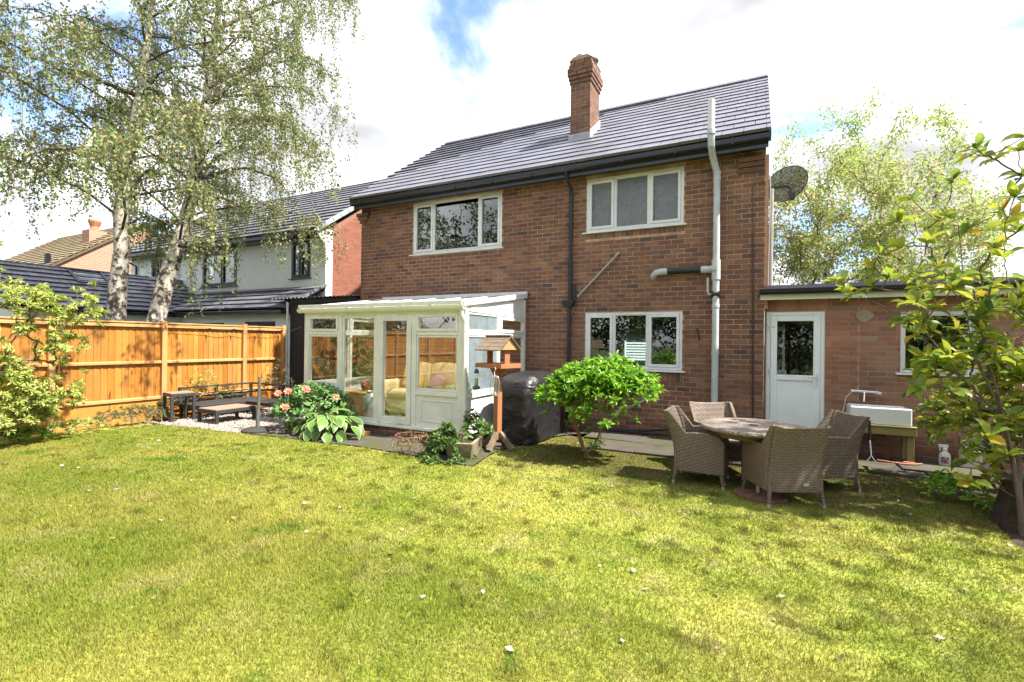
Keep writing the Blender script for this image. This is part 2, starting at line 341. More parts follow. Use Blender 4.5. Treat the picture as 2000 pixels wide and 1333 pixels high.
# ------------------------------------------------------------------ brickwork
BV = []
for y, ix, iz in ((1.0,0,0),(.3,0,0),(0.0,.014,.038)):
    BV += [(ix,y,iz),(1-ix,y,iz),(1-ix,y,1-iz),(ix,y,1-iz)]
BF = [(k*4+i,k*4+(i+1)%4,(k+1)*4+(i+1)%4,(k+1)*4+i) for k in range(2) for i in range(4)] + [(8,9,10,11)]
def lay(u0, u1, z0, z1, openings=(), BL=.229, BH=.0855, soldier=(), phase=0):
    """brick rectangles (ua,ub,za,zb) of a stretcher-bond wall around openings"""
    out = []; nz = int(round((z1-z0)/BH)); BH = (z1-z0)/nz
    for k in range(nz):
        za, zb = z0+k*BH+.005, z0+(k+1)*BH-.005
        u = u0 - (BL/2 if (k+phase) % 2 else 0)
        while u < u1:
            segs_ = [(max(u,u0)+.005, min(u+BL,u1)-.005)]
            for (a,b,c,d) in list(openings)+list(soldier):
                if zb > c+.02 and za < d-.02:
                    ns = []
                    for (p,q) in segs_:
                        if q <= a or p >= b: ns.append((p,q)); continue
                        if p < a: ns.append((p,min(q,a-.004)))
                        if q > b: ns.append((max(p,b+.004),q))
                    segs_ = ns
            for p,q in segs_:
                if q-p > .025: out.append((p,q,za,zb))
            u += BL
    for (a,b,c,d) in soldier:
        u = a
        while u < b-.03: out.append((u+.004,min(u+.0855,b)-.004,c+.004,d-.004)); u += .0855
    return out
def brick_mats(rects, plane, pos, dep=.012):
    pos = pos + (.006 if plane == 'y' and dep < .02 else (-.006 if dep < .02 else 0))
    r = np.array(rects); n = len(r); M = np.zeros((n,4,4)); M[:,3,3] = 1
    j = rng.uniform(0,.003,n); w_ = r[:,1]-r[:,0]; h_ = r[:,3]-r[:,2]
    M[:,2,2] = h_; M[:,2,3] = r[:,2] + rng.normal(0,.0008,n); M[:,2,0] = rng.normal(0,.0012,n)
    if plane == 'y': M[:,0,0] = w_; M[:,1,1] = dep; M[:,0,3] = r[:,0]; M[:,1,3] = pos + j        # faces -Y
    else: M[:,1,0] = w_; M[:,0,1] = -dep; M[:,1,3] = r[:,0]; M[:,0,3] = pos - j                   # faces +X
    return M
def holed(mb, u0, u1, z0, z1, openings, plane, a, b):
    us = sorted({u0,u1,*[o[0] for o in openings],*[o[1] for o in openings]}); us = [u for u in us if u0 <= u <= u1]
    for p, q in zip(us, us[1:]):
        cuts = sorted([(o[2],o[3]) for o in openings if o[0] < (p+q)/2 < o[1]]); z = z0
        for c, d in cuts:
            if c > z: (mb.box(p,q,a,b,z,c) if plane == 'y' else mb.box(a,b,p,q,z,c))
            z = max(z, d)
        if z < z1: (mb.box(p,q,a,b,z,z1) if plane == 'y' else mb.box(a,b,p,q,z,z1))
    return mb
# roof tiles on a plane that rises towards +Y (or another direction)
TV = [(x,y if z or y else .05,z) for z in (0,1) for y in (0,1) for x in (0,1)]      # leading edge undercut
TF = [(4,5,7,6),(0,1,5,4),(0,4,6,2),(1,3,7,5),(2,6,7,3)]
def tile_mats(u0, u1, e, top_, uax, gauge=.335, tw=.33, th=.056, stagger=True):
    """tiles between eave point e and ridge point top_ (points at u=0 along uax)"""
    e = np.array(e, float); t = np.array(top_, float); s = t-e; ln = np.linalg.norm(s); s = s/ln; ux = np.array(uax, float); nz = np.cross(ux, s)
    if nz[2] < 0: nz = -nz
    rows = int(round(ln/gauge)); g = ln/rows; Ms = []
    for k in range(rows):
        u = u0 - (tw/2 if (stagger and k % 2) else 0)
        while u < u1-.01:
            a, b = max(u,u0)+.004, min(u+tw,u1)-.004
            if b-a > .02:
                M = np.eye(4); yd = s*(g+.06 if k < rows-1 else g) - nz*(.05)
                M[:3,0] = ux*(b-a); M[:3,1] = yd; M[:3,2] = nz*th; M[:3,3] = e + s*(k*g-.005) + ux*a + nz*(.05+rng.uniform(-.0015,.0015)); Ms.append(M)
            u += tw
    return Ms
def window(parent, x0, x1, z0, z1, Y, splits, frame=UPVC, pane=GLASS, fw=.05, sash=.052, sill=True, depth=.07, sillm=None):
    """frame with lights; splits: list of (xa, xb, opens). Faces -Y"""
    mb = MB(); mb.box(x0,x0+fw,Y,Y+depth,z0,z1).box(x1-fw,x1,Y,Y+depth,z0,z1).box(x0+fw,x1-fw,Y,Y+depth,z0,z0+fw).box(x0+fw,x1-fw,Y,Y+depth,z1-fw,z1)
    xs = [s[1] for s in splits[:-1]]
    for x in xs: mb.box(x-fw*.42,x+fw*.42,Y+.001,Y+depth,z0+fw,z1-fw)
    wn = mb.build('window', frame, parent, bevel=.005)
    for i, (a, b, opens) in enumerate(splits):
        a += fw if i == 0 else fw*.42; b -= fw if i == len(splits)-1 else fw*.42; c, d = z0+fw, z1-fw
        if opens:
            s = MB(); y0, y1 = Y-.014, Y+depth-.02; g = .002
            s.box(a+g,a+sash,y0,y1,c+g,d-g).box(b-sash,b-g,y0,y1,c+g,d-g).box(a+sash,b-sash,y0,y1,c+g,c+sash).box(a+sash,b-sash,y0,y1,d-sash,d-g)
            s.build('casement', frame, wn, bevel=.006); a += sash; b -= sash; c += sash; d -= sash
        else:
            s = MB(); g = .014
            s.box(a,a+g,Y+.012,Y+.03,c,d).box(b-g,b,Y+.012,Y+.03,c,d).box(a+g,b-g,Y+.012,Y+.03,c,c+g).box(a+g,b-g,Y+.012,Y+.03,d-g,d)
            s.build('glazing_bead', frame, wn, bevel=.003)
        MB().box(a-.005,b+.005,Y+.032,Y+.036,c-.005,d+.005).build('pane', pane, wn)
    if sill: MB().prism([(Y-.075,z0-.035),(Y-.075,z0-.012),(Y+.02,z0-.001),(Y+.02,z0-.035)], 'x', x0-.06, x1+.06).build('sill', sillm or frame, wn, bevel=.004)
    return wn
# ------------------------------------------------------------------ ground
def lawn_pts():
    L_ = [G(u,v) for u,v in ((0,855),(150,842),(240,832),(285,826),(340,830),(400,838),(500,851),(600,862),(700,874),(800,890),(880,907),(925,912),(955,891),(985,879),(1012,872),(1070,857),(1110,851),(1180,863),(1300,885))]
    L_ = [Vector((p.x,p.y,0)) for p in L_]
    return L_
LP_ = lawn_pts()
lawn_poly = [(-10.4,-2.5)]+[(p.x,p.y) for p in LP_]+[(-.9,7.55),(0,8.1),(.9,8.1),(1.5,8.0),(2.1,7.9),(2.3,7.2),(2.1,6.4),(2.0,5.7),(2.1,5.1),(2.6,4.4),(3.6,3.4),(4.4,1.0),(4.6,-2.5)]
SOIL = mat('garden soil', (.055,.04,.028), .95, .5, 9, .9, 40, bdist=.04)
mb = MB(); mb.add([(-400,-300,-.06),(400,-300,-.06),(400,500,-.06),(-400,500,-.06)], [(0,1,2,3)])
struct('ground', mb, mat('rough ground', (.06,.075,.03), .95, .4, 1.2))
def sheet(name, poly, z, m): 
    b = MB(); b.add([(x,y,z) for x,y in poly], [tuple(range(len(poly)))]); return struct(name, b, m)
sheet('soil_bed', [(-11.1,-2.6),(-9.5,-2.6),(-9.3,6),(-9.3,9.2),(-11.1,9.2)], -.035, SOIL)
sheet('soil_border', [(1.2,8.3),(1.2,5.6),(1.5,4.4),(3,2),(4,-2.6),(9,-2.6),(9,9.0),(2.2,9.0)], -.03, SOIL)
# grass material: straw, yellow-green and deep green patches over real positions
def grass_mat(name, blade):
    m = bpy.data.materials.new(name); m.use_nodes = True; t = m.node_tree; n = t.nodes; l = t.links; b = n['Principled BSDF']; b.inputs['Roughness'].default_value = .75; b.inputs['Specular IOR Level'].default_value = .2
    co = n.new('ShaderNodeTexCoord')
    def noise(s, d, r=.6):
        q = n.new('ShaderNodeTexNoise'); q.inputs['Scale'].default_value = s; q.inputs['Detail'].default_value = d; q.inputs['Roughness'].default_value = r; l.new(co.outputs['Object'], q.inputs[0]); return q.outputs[0]
    def ramp(fac, a, b_):
        q = n.new('ShaderNodeMapRange'); q.inputs[1].default_value = a; q.inputs[2].default_value = b_; q.interpolation_type = 'SMOOTHSTEP'; l.new(fac, q.inputs[0]); return q.outputs[0]
    def mix(f, a, b_):
        q = n.new('ShaderNodeMix'); q.data_type = 'RGBA'; l.new(f, q.inputs[0])
        for i, c in ((6,a),(7,b_)):
            if isinstance(c, tuple): q.inputs[i].default_value = (*c,1)
            else: l.new(c, q.inputs[i])
        return q.outputs[2]
    c = mix(ramp(noise(.55,5),.38,.62), (.20,.245,.033), (.30,.30,.06))
    c = mix(ramp(noise(2.3,6,.7),.48,.80), c, (.37,.335,.14))
    c = mix(ramp(noise(3.7,4,.65),.60,.72), c, (.12,.20,.018))
    c = mix(ramp(noise(14,5,.7),.60,.76), c, (.21,.17,.06))
    c = mix(ramp(noise(7.5,3,.6),.68,.75), c, (.115,.085,.04))
    c = mix(ramp(noise(1.15,3,.5),.62,.74), c, (.135,.215,.022))
    # damp, mossy ground near the house: darker green-brown
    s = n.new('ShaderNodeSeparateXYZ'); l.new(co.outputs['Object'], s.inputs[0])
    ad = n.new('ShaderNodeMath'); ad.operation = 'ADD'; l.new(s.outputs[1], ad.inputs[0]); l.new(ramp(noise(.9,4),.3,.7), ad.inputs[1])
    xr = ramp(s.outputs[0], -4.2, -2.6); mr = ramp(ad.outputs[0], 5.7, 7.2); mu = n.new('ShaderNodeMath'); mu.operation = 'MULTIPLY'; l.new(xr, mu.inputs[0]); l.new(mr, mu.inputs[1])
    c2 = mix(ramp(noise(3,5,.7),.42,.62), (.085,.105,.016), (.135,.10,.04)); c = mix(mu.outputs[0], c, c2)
    if blade:
        at = n.new('ShaderNodeAttribute'); at.attribute_name = 'rnd'; r_ = n.new('ShaderNodeMapRange'); r_.clamp = False; r_.inputs[3].default_value = .82; r_.inputs[4].default_value = 1.24; l.new(at.outputs['Fac'], r_.inputs[0])
        v = n.new('ShaderNodeVectorMath'); v.operation = 'SCALE'; l.new(c, v.inputs[0]); l.new(r_.outputs[0], v.inputs['Scale']); c = v.outputs[0]
        tr = n.new('ShaderNodeBsdfTranslucent'); l.new(c, tr.inputs[0]); ms = n.new('ShaderNodeMixShader'); ms.inputs[0].default_value = .35; l.new(b.outputs[0], ms.inputs[1]); l.new(tr.outputs[0], ms.inputs[2]); l.new(ms.outputs[0], n['Material Output'].inputs[0])
    else:
        bn = n.new('ShaderNodeBump'); bn.inputs['Strength'].default_value = .6; bn.inputs['Distance'].default_value = .03; l.new(noise(45,5,.7), bn.inputs['Height']); l.new(bn.outputs[0], b.inputs['Normal'])
    l.new(c, b.inputs['Base Color']); return m
sheet('lawn', lawn_poly, 0, grass_mat('lawn turf', False))
def inside(px_, py_, poly):
    c = np.zeros(len(px_), bool); n = len(poly)
    for i in range(n):
        (x1,y1),(x2,y2) = poly[i], poly[(i+1)%n]
        k = ((y1 > py_) != (y2 > py_)); c ^= k & (px_ < (x2-x1)*(py_-y1)/((y2-y1) if y2 != y1 else 1e-9)+x1)
    return c
def grass():
    P_ = []
    for (y0,y1,den) in ((-1.5,.3,3000),(.3,3.0,16000),(3.0,4.2,9000),(4.2,5.6,4800),(5.6,8.3,2600)):
        x0,x1 = -10.4,4.7; n = int((x1-x0)*(y1-y0)*den); x = rng.uniform(x0,x1,n); y = rng.uniform(y0,y1,n)
        dep = _f.x*x+_f.y*y; lat = _r.x*x+_r.y*y; vis = (dep > 1.2) & (np.abs(lat) < dep*1.12+.3); ok = (vis | (rng.random(n) < .35)) & (dep > -1.0) & inside(x,y,lawn_poly)
        P_.append(np.stack([x[ok],y[ok],np.zeros(ok.sum())],1))
    cx_ = rng.uniform(-9.5,4,420); cy_ = rng.uniform(.8,6,420); kk = np.repeat(np.arange(420),70)      # coarser tufts and weeds standing in the turf
    tu = np.stack([cx_[kk]+rng.normal(0,.035,len(kk)),cy_[kk]+rng.normal(0,.035,len(kk)),np.zeros(len(kk))],1); tu = tu[inside(tu[:,0],tu[:,1],lawn_poly)]; nt_ = len(tu); P_.append(tu)
    p = np.concatenate(P_); n = len(p); dist = np.linalg.norm(p[:,:2],axis=1)
    th = rng.uniform(0,2*np.pi,n); hh = rng.uniform(.010,.030,n)*np.where(p[:,1] < 3.2,1.35,1.); hh[-nt_:] *= 1.5; rn_ = rng.random(n); rn_[-nt_:] = rng.uniform(-.7,.25,nt_); wd = np.clip(.0009*dist,.0018,.007)*rng.uniform(.7,1.3,n)
    # moss and wear near the house: shorter
    hh = np.where((p[:,1] > 6.2) & (p[:,0] > -3.5), hh*.6, hh)
    lean = rng.normal(0,.013,(n,2)); sx_ = np.stack([np.cos(th)*wd,np.sin(th)*wd,np.zeros(n)],1)
    tip = p.copy(); tip[:,:2] += lean; tip[:,2] = hh
    V = np.stack([p-sx_,p+sx_,tip],1).reshape(-1,3); LPs = np.arange(3*n).reshape(-1,3)
    o = npmesh('grass', V, LPs, grass_mat('grass blades', True), None, np.repeat(rn_,3), 'stuff')
    tag(o, 'short mown yellow green grass covering the lawn', 'grass')
grass()
# paving: concrete strip in front of the conservatory, raised slabs beside the house
CONC = mat('old concrete', (.062,.052,.042), .9, .35, 3.5, .5, 50, bdist=.006, var2=((.05,.055,.014), 1.9, .5, .08))
pv = [(G(u,v).x, G(u,v).y) for u,v in ((470,846),(500,850),(600,861),(700,873),(800,889),(880,906),(925,911),(955,890),(985,878),(1012,871),(1070,856),(1110,850))]
sheet('concrete_strip', [(-9.4,7.3),(-8.9,5.9)]+pv+[(-2.45,8.98),(-9.4,8.98)], .012, CONC)
pave = tag(bpy.data.objects.new('paving', None), kind='structure'); COL.objects.link(pave)
k = 0
for j, (ya, yb) in enumerate(((7.45,8.2),(8.22,8.97))):
    x = -2.42 - (.3 if j else 0)
    while x < 2.6:
        wd = .9 if j else .75; z = .03+rng.uniform(0,.008) if x < .9 else .05+rng.uniform(0,.01)
        if not (j == 0 and x > .2):
            MB().box(x,x+wd-.012,ya,yb-.012,-.03,z).build('slab', CONC, pave, bevel=.006)
        x += wd
for i, (x, y, w_, r_) in enumerate(((1.0,8.02,.62,.05),(1.66,7.98,.6,-.08),(2.3,7.9,.55,.12),(.36,8.05,.6,.02))):
    MB().box(-w_/2,w_/2,-.12,.12,-.03,.055,Matrix.Translation((x,y,0))@Matrix.Rotation(r_,4,'Z')).build('edging_slab', CONC, pave, bevel=.01)
# gravel in the seating corner
gpoly = [(p.x,p.y) for p in (G(262,824),G(300,829),G(370,836),G(470,848),G(512,846))]+[(-7.55,5.9),(-8.5,6.6),(-8.6,7.4),(-9.9,7.9),(-10.6,7.9),(-10.6,5.4)]
sheet('gravel_bed', gpoly, .004, mat('gravel base', (.22,.19,.165), .95, .5, 40, .8, 90))
def gravel():
    n = 16000; x = rng.uniform(-11.2,-7.2,n); y = rng.uniform(4.6,8,n); ok = inside(x,y,gpoly); x, y = x[ok], y[ok]; n = len(x)
    o8 = np.array([(1,0,0),(-1,0,0),(0,1,0),(0,-1,0),(0,0,1),(0,0,-1)],float); f8 = np.array([(0,2,4),(2,1,4),(1,3,4),(3,0,4),(2,0,5),(1,2,5),(3,1,5),(0,3,5)])
    s = rng.uniform(.010,.022,(n,1,1))*rng.uniform(.6,1.3,(n,1,3)); th = rng.uniform(0,6.28,n); V = (o8[None]+rng.normal(0,.25,(n,6,3)))*s
    c, s_ = np.cos(th)[:,None], np.sin(th)[:,None]; V = np.stack([V[:,:,0]*c-V[:,:,1]*s_, V[:,:,0]*s_+V[:,:,1]*c, V[:,:,2]],2)
    V += np.stack([x,y,np.full(n,.012)],1)[:,None]; LPs = (f8[None]+(np.arange(n)*6)[:,None,None]).reshape(-1,3)
    o = npmesh('gravel', V.reshape(-1,3), LPs, mat('gravel stones', None, .8, .2, 30, cols=[(.27,.235,.21),(.36,.30,.27),(.18,.16,.15),(.40,.37,.34),(.26,.18,.15)], rnd=.2), None, np.repeat(rng.random(n),6), 'stuff')
    tag(o, 'pale pinkish gravel around the low garden tables', 'gravel')
gravel()
# ------------------------------------------------------------------ the brick house
HX0, HX1 = -8.83, .11; EZ = 5.10; EY = 8.62; RY, RZ = 12.6, 7.91
house = thing('brick_house', 'two storey brown brick house with grey tiled roof and tall chimney', 'house', (-4.4,9,0))
W1 = (-7.21,-4.85,3.71,4.90); W2 = (-2.98,-1.18,3.84,4.87); W3 = (-2.98,-1.18,1.22,2.28)
CDOOR = (-7.3,-5.0,.15,2.2)
ops = [W1,W2,W3]
mb = holed(MB(), HX0, HX1, -.05, 4.95, ops, 'y', D+.012, D+.25)
wall = mb.build('wall', MORTAR, house)
sold = [(W3[0]-.02,W3[1]+.02,W3[2]-.215,W3[2]-.03),(W2[0]-.02,W2[1]+.02,W2[2]-.14,W2[2]-.03)]
pieces('brick', BV, BF, brick_mats(lay(HX0,HX1,.0,4.93,ops,soldier=sold), 'y', D), BRICK, wall, 300)
BTEX = mat('plain brick side', (.18,.10,.065), .9, .35, 12, .4, 40)
mb = MB().prism([(D+.25,-.05),(16.2,-.05),(16.2,4.95),(12.6,7.8),(D+.25,5.3)],'x',HX1-.25,HX1-.01); mb.build('gable_wall', BTEX, house)
mb = MB().prism([(D+.25,-.05),(16.2,-.05),(16.2,4.95),(12.6,7.8),(D+.25,5.3)],'x',HX0+.01,HX0+.25); mb.build('gable_wall', BTEX, house)
MB().box(HX0,HX1,15.95,16.2,-.05,4.95).build('back_wall', BTEX, house)
MB().box(HX0+.25,HX1-.25,9.26,15.9,2.45,2.6).build('upper_floor', DARKROOM, house)
# end pilaster strip with the brick corbels under the eaves
for xs in ((HX0-.10,HX0+.28),(HX1-.42,HX1-.012)):
    for k in range(3):
        MB().box(xs[0]+(.035*k if xs[0] < -5 else 0),xs[1]-(.06*k if xs[0] < -5 else 0),D-.075+.025*k,D-.001,4.84-.085*(k+1)+.004,4.84-.085*k-.004).build('corbel_brick', BRICK, wall, bevel=.004)
# roof
roof = MB().prism([(EY+.05,EZ-.05),(RY,RZ-.03),(16.55,EZ-.03),(16.55,EZ-.12),(RY,RZ-.16),(EY+.05,EZ-.16)],'x',HX0-.02,HX1+.03).build('roof', mat('roof felt', (.03,.03,.035), .9), house)
pieces('roof_tile', TV, TF, tile_mats(-8.80,.17,(0,EY,EZ-.06),(0,RY,RZ-.05),(1,0,0)), TILE, roof, 300)
bt = tile_mats(-8.80,.17,(0,16.6,EZ-.1),(0,RY,RZ-.02),(1,0,0)); pieces('back_roof_tile', TV, TF, bt, TILE, roof, 0)
x = -8.8
while x < .1:
    x2 = min(x+.45,.18); MB().prism([(RY-.13,RZ-.03),(RY-.05,RZ+.055),(RY+.05,RZ+.055),(RY+.13,RZ-.03)],'x',x+.003,x2-.003).build('ridge_tile', TILE, roof, bevel=.012); x = x2
for xe, sgn in ((HX1+.03,1),(HX0+.03,-1)):
    MB().prism([(EY+.02,EZ-.17),(RY,RZ-.14),(RY,RZ+.03),(EY-.02,EZ+.01)],'x',xe,xe+.035*sgn).build('barge_board', FASCIA, house)
MB().box(HX0+.03,HX1+.03,8.715,8.74,4.875,5.05).build('fascia', FASCIA, house, bevel=.003)
MB().box(HX0+.03,HX1+.0,8.74,D+.01,4.935,4.95).build('soffit', FASCIA, house)
g = [(8.71,5.06),(8.70,4.985),(8.665,4.96),(8.625,4.96),(8.595,4.985),(8.59,5.06),(8.60,5.06),(8.605,4.99),(8.63,4.972),(8.66,4.972),(8.688,4.99),(8.70,5.06)]
gut = MB().prism(g,'x',-8.78,.15).build('gutter', BLACKP, house)
for x in np.arange(-8.5,.1,.9): MB().box(x,x+.035,8.583,8.713,4.952,5.066).build('gutter_bracket', BLACKP, gut, bevel=.006)
# windows of the house
mr_ = MB()
for (a,b,c,d) in ops:
    y0, y1 = D+.24, D+2.6
    q = MB().add([(a-.6,y1,c-.9),(b+.6,y1,c-.9),(b+.6,y1,d+.15),(a-.6,y1,d+.15)],[(0,1,2,3)]).add([(a-.6,y0,c-.9),(a-.6,y1,c-.9),(a-.6,y1,d+.15),(a-.6,y0,d+.15)],[(0,1,2,3)]).add([(b+.6,y0,c-.9),(b+.6,y1,c-.9),(b+.6,y1,d+.15),(b+.6,y0,d+.15)],[(0,1,2,3)]).add([(a-.6,y0,c-.9),(b+.6,y0,c-.9),(b+.6,y1,c-.9),(a-.6,y1,c-.9)],[(0,1,2,3)])
    q.build('room_interior', DARKROOM, house)
w1 = window(house, *W1, D+.02, [(W1[0],-6.63,True),(-6.63,-5.42,False),(-5.42,W1[1],True)], pane=GLASSD)
w2 = window(house, *W2, D+.02, [(W2[0],-2.42,True),(-2.42,-1.79,False),(-1.79,W2[1],True)], pane=OBSC)
w3 = window(house, *W3, D+.02, [(W3[0],-2.42,True),(-2.42,-1.79,False),(-1.79,W3[1],True)], pane=GLASSD)
# net blind behind the left light and louvred shutter at the far side of the kitchen
CURT = mat('pale curtain', (.5,.5,.42), .9, .3, 5)
mb = MB()
for k in range(8): mb.box(-7.12+k*.058,-7.075+k*.058,D+.3+.02*(k%2),D+.32+.02*(k%2),3.72,4.5)
mb.build('curtain', CURT, house)
GLOWLV = bpy.data.materials.new('glowing louvre'); GLOWLV.use_nodes = True; e_ = GLOWLV.node_tree.nodes['Principled BSDF']; e_.inputs['Base Color'].default_value = (.8,.8,.78,1); e_.inputs['Emission Color'].default_value = (.95,1,.9,1); e_.inputs['Emission Strength'].default_value = .75  # slats emit light themselves, standing in for daylight from the far window
lx = PY(1222,685,11.47).x
ls = MB().box(lx-.02,lx,11.45,11.5,1.28,1.75).box(lx+.48,lx+.5,11.45,11.5,1.28,1.75).box(lx+.57,lx+.6,11.45,11.5,1.3,1.72).build('louvre_window', GLOWLV, house)
for k in range(7): MB().box(lx,lx+.48,11.45,11.5,1.30+k*.064,1.337+k*.064).build('louvre_slat', GLOWLV, ls)
# chimney
ch = MB().box(-3.70,-3.26,10.012,10.66,5.9,7.36).box(-3.70,-3.26,10.012,10.66,7.36,7.88).build('chimney', MORTAR, house)
rb = lay(-3.712,-3.25,6.1,7.36,BH=.0855); rs_ = lay(10.0,10.67,6.3,7.36,phase=1)
Ms = list(brick_mats(rb,'y',10.0))+list(brick_mats(rs_,'x',-3.248))
for (z0_,z1_,o_) in ((7.36,7.445,.02),(7.445,7.53,.04),(7.53,7.70,.06),(7.70,7.785,.035),(7.785,7.87,.015)):
    Ms += list(brick_mats(lay(-3.712-o_,-3.25+o_,z0_,z1_,phase=int(o_*100)),'y',10.0-o_,.08))+list(brick_mats(lay(10.0-o_,10.67+o_,z0_,z1_,phase=int(o_*100)//2),'x',-3.248+o_,.08))
pieces('brick', BV, BF, Ms, CBRICK, ch, 300)
MB().prism([(-3.74,7.87),(-3.22,7.87),(-3.32,7.95),(-3.64,7.95)],'y',9.98,10.69).build('mortar_cap', EMORTAR, ch)
MB().lathe([(.075,7.9),(.08,8.06),(.07,8.06),(.065,7.95)],(-3.56,10.2,0),16).lathe([(.09,8.06),(.09,8.075),(.0,8.1)],(-3.56,10.2,0),16).build('flue_cowl', mat('dull steel', (.45,.45,.46), .4, .3, 9, metal=.8), ch, smooth=40)
MB().lathe([(.12,7.9),(.13,8.0),(.16,8.02),(.16,8.06),(.02,8.07)],(-3.38,10.45,0),18).build('chimney_pot', mat('dark clay pot', (.10,.075,.065), .7, .3, 9), ch, smooth=40)
MB().box(-3.73,-3.235,9.955,9.995,5.98,6.24).build('lead_apron', LEAD, ch, bevel=.006)
MB().add([(-3.74,9.75,5.945),(-3.22,9.75,5.945),(-3.22,10.0,6.12),(-3.74,10.0,6.12)],[(0,1,2,3)]).build('lead_apron', LEAD, ch)
for k in range(7):
    y0 = 9.97+k*.1; zr = EZ+(y0-EY)*.706; MB().prism([(y0,zr-.05),(y0+.105,zr+.02),(y0+.105,zr+.30),(y0,zr+.24)],'x',-3.245,-3.232+.002*(k%2)).build('lead_step', mat('bright lead', (.55,.56,.58), .45, .2, 9), ch)
# pipes on the wall
stack = thing('soil_stack', 'pale grey soil pipe running up the brick wall past the gutter', 'pipe', (-.63,8.9,0))
xs, ys = -.63, 8.9
MB().tube([(xs,ys,.05),(xs,ys,4.52)],.055,20).build('pipe', GREYPIPE, stack, smooth=40)
MB().tube([(xs,ys,4.5),(xs,ys,4.62),(xs-.06,ys-.14,4.86),(xs-.07,ys-.36,4.98),(xs-.07,ys-.40,5.2)],.055,20).build('offset_bend', GREYPIPE, stack, smooth=40)
MB().tube([(xs-.07,ys-.40,5.16),(xs-.07,ys-.40,5.70)],.055,20).build('vent_pipe', mat('white vent pipe', (.62,.63,.62), .45, .1, 9), stack, smooth=40)
for z_ in (1.55,2.35,3.1,4.52,4.62): MB().tube([(xs,ys,z_-.03),(xs,ys,z_+.03)],.063,20).build('collar', GREYPIPE, stack, smooth=40, bevel=.004)
MB().tube([(xs-.07,ys-.4,5.14),(xs-.07,ys-.4,5.22)],.064,20).build('collar', GREYPIPE, stack, smooth=40)
MB().tube([(xs,ys,2.80),(xs,ys,3.14)],.07,20).build('branch_junction', GREYPIPE, stack, smooth=40)
MB().tube([(xs-.03,ys-.075,3.0),(xs-.03,ys-.1,3.0)],.05,16).build('access_cap', GREYPIPE, stack, smooth=40)
MB().tube([(xs-.04,ys,2.98),(xs-.24,ys,2.985)],.062,18).build('branch_socket', GREYPIPE, stack, smooth=40)
MB().tube([(xs-.2,ys,2.985),(xs-.82,ys,2.985)],.054,18).build('black_branch', BLACKP, stack, smooth=40)
MB().tube([(xs-.8,ys,2.985),(xs-.9,ys,2.985),(xs-1.0,ys+.03,2.975),(xs-1.06,ys+.08,2.93),(xs-1.06,ys+.13,2.9)],[.062,.06,.06,.058,.055],18).build('elbow', GREYPIPE, stack, smooth=40)
MB().tube([(xs-.13,ys,2.84),(xs-.13,ys,2.6),(xs-.11,ys,2.55),(xs-.06,ys,2.55)],.02,12).build('overflow_pipe', GREYPIPE, stack, smooth=40)
MB().tube([(xs-.07,ys,2.55),(xs+.06,ys,2.55)],.062,12).build('clamp', BLACKP, stack, smooth=40)
dp = thing('rain_pipe', 'black downpipe with a hopper box between the two upper windows', 'downpipe', (-3.28,8.93,0)); x_ = -3.28
MB().tube([(x_,8.66,4.97),(x_,8.67,4.86),(x_,8.93,4.72),(x_,8.95,4.55),(x_,8.95,2.55)],.034,14).build('pipe', BLACKP, dp, smooth=50)
MB().prism([(x_-.14,2.52),(x_+.10,2.52),(x_+.10,2.46),(x_+.04,2.38),(x_-.09,2.38),(x_-.14,2.46)],'y',8.85,8.99).build('hopper', BLACKP, dp, bevel=.012)
MB().tube([(x_-.01,8.94,2.42),(x_-.01,8.94,.05)],.034,14).build('lower_pipe', BLACKP, dp, smooth=50)
MB().tube([(x_+.085,8.95,2.84),(x_+.085,8.95,2.5)],.024,10).build('side_pipe', BLACKP, dp, smooth=50)
for z_ in (1.0,1.85,3.2,4.0): MB().tube([(x_-.005,8.95,z_-.03),(x_-.005,8.95,z_+.03)],.041,14).build('collar', BLACKP, dp)
a = PY(1209,494,8.96); b = PY(1128,580,8.94)
top(MB().tube([a+Vector((0,.05,.0)),a,b],.021,10).tube([a+(b-a)*.0,a+(b-a)*.09],.028,10).build('waste_pipe', mat('grey waste pipe', (.33,.32,.30), .5, .15, 9), None, smooth=50), 'thin grey waste pipe slanting down to the black hopper', 'pipe')
a = PY(1258,783,8.96); b = PY(1196,810,8.93)
top(MB().tube([a+Vector((0,.05,0)),a,b,(b.x-.08,b.y-.02,.06)],.019,10).build('low_waste_pipe', MATS['grey waste pipe'], None, smooth=50), 'thin grey waste pipe slanting down low on the wall behind the round bush', 'pipe')
top(MB().tube([(-2.5,8.93,.09),(-1.9,8.93,.1),(-.9,8.92,.24),(-.45,8.92,.3)],.022,8).tube([(-2.5,8.9,.07),(-1.2,8.88,.085),(-.4,8.9,.16)],.014,8).build('hose_pipe', BLACKP, None, smooth=50), 'black hose lying along the foot of the brick wall', 'hose')
cb = MB().tube([PY(1470,v,8.985) for v in (455,520,600,700,814)],.012,8); cb.tube([PY(1470,455,8.985),PY(1470,366,8.985),PY(1474,358,8.985),PY(1493,354,8.985)],.006,6)
cb.tube([PY(1471,480,8.985),PY(1494,478,8.985)],.006,6)
top(cb.build('cable_conduit', mat('brown conduit', (.045,.025,.02), .5), None, smooth=50), 'dark brown cable conduit beside the house corner', 'conduit')
p = PY(1366,650,8.95); top(MB().tube([p+Vector((-.03,.04,.05)),p+Vector((-.02,-.01,-.02)),p+Vector((0,.03,-.13))],.012,8).tube([p+Vector((-.03,.04,.05)),p+Vector((-.05,.0,.07))],.01,8).build('wall_hook', BLACKP, None), 'small black iron hook on the wall beside the soil pipe', 'hook')
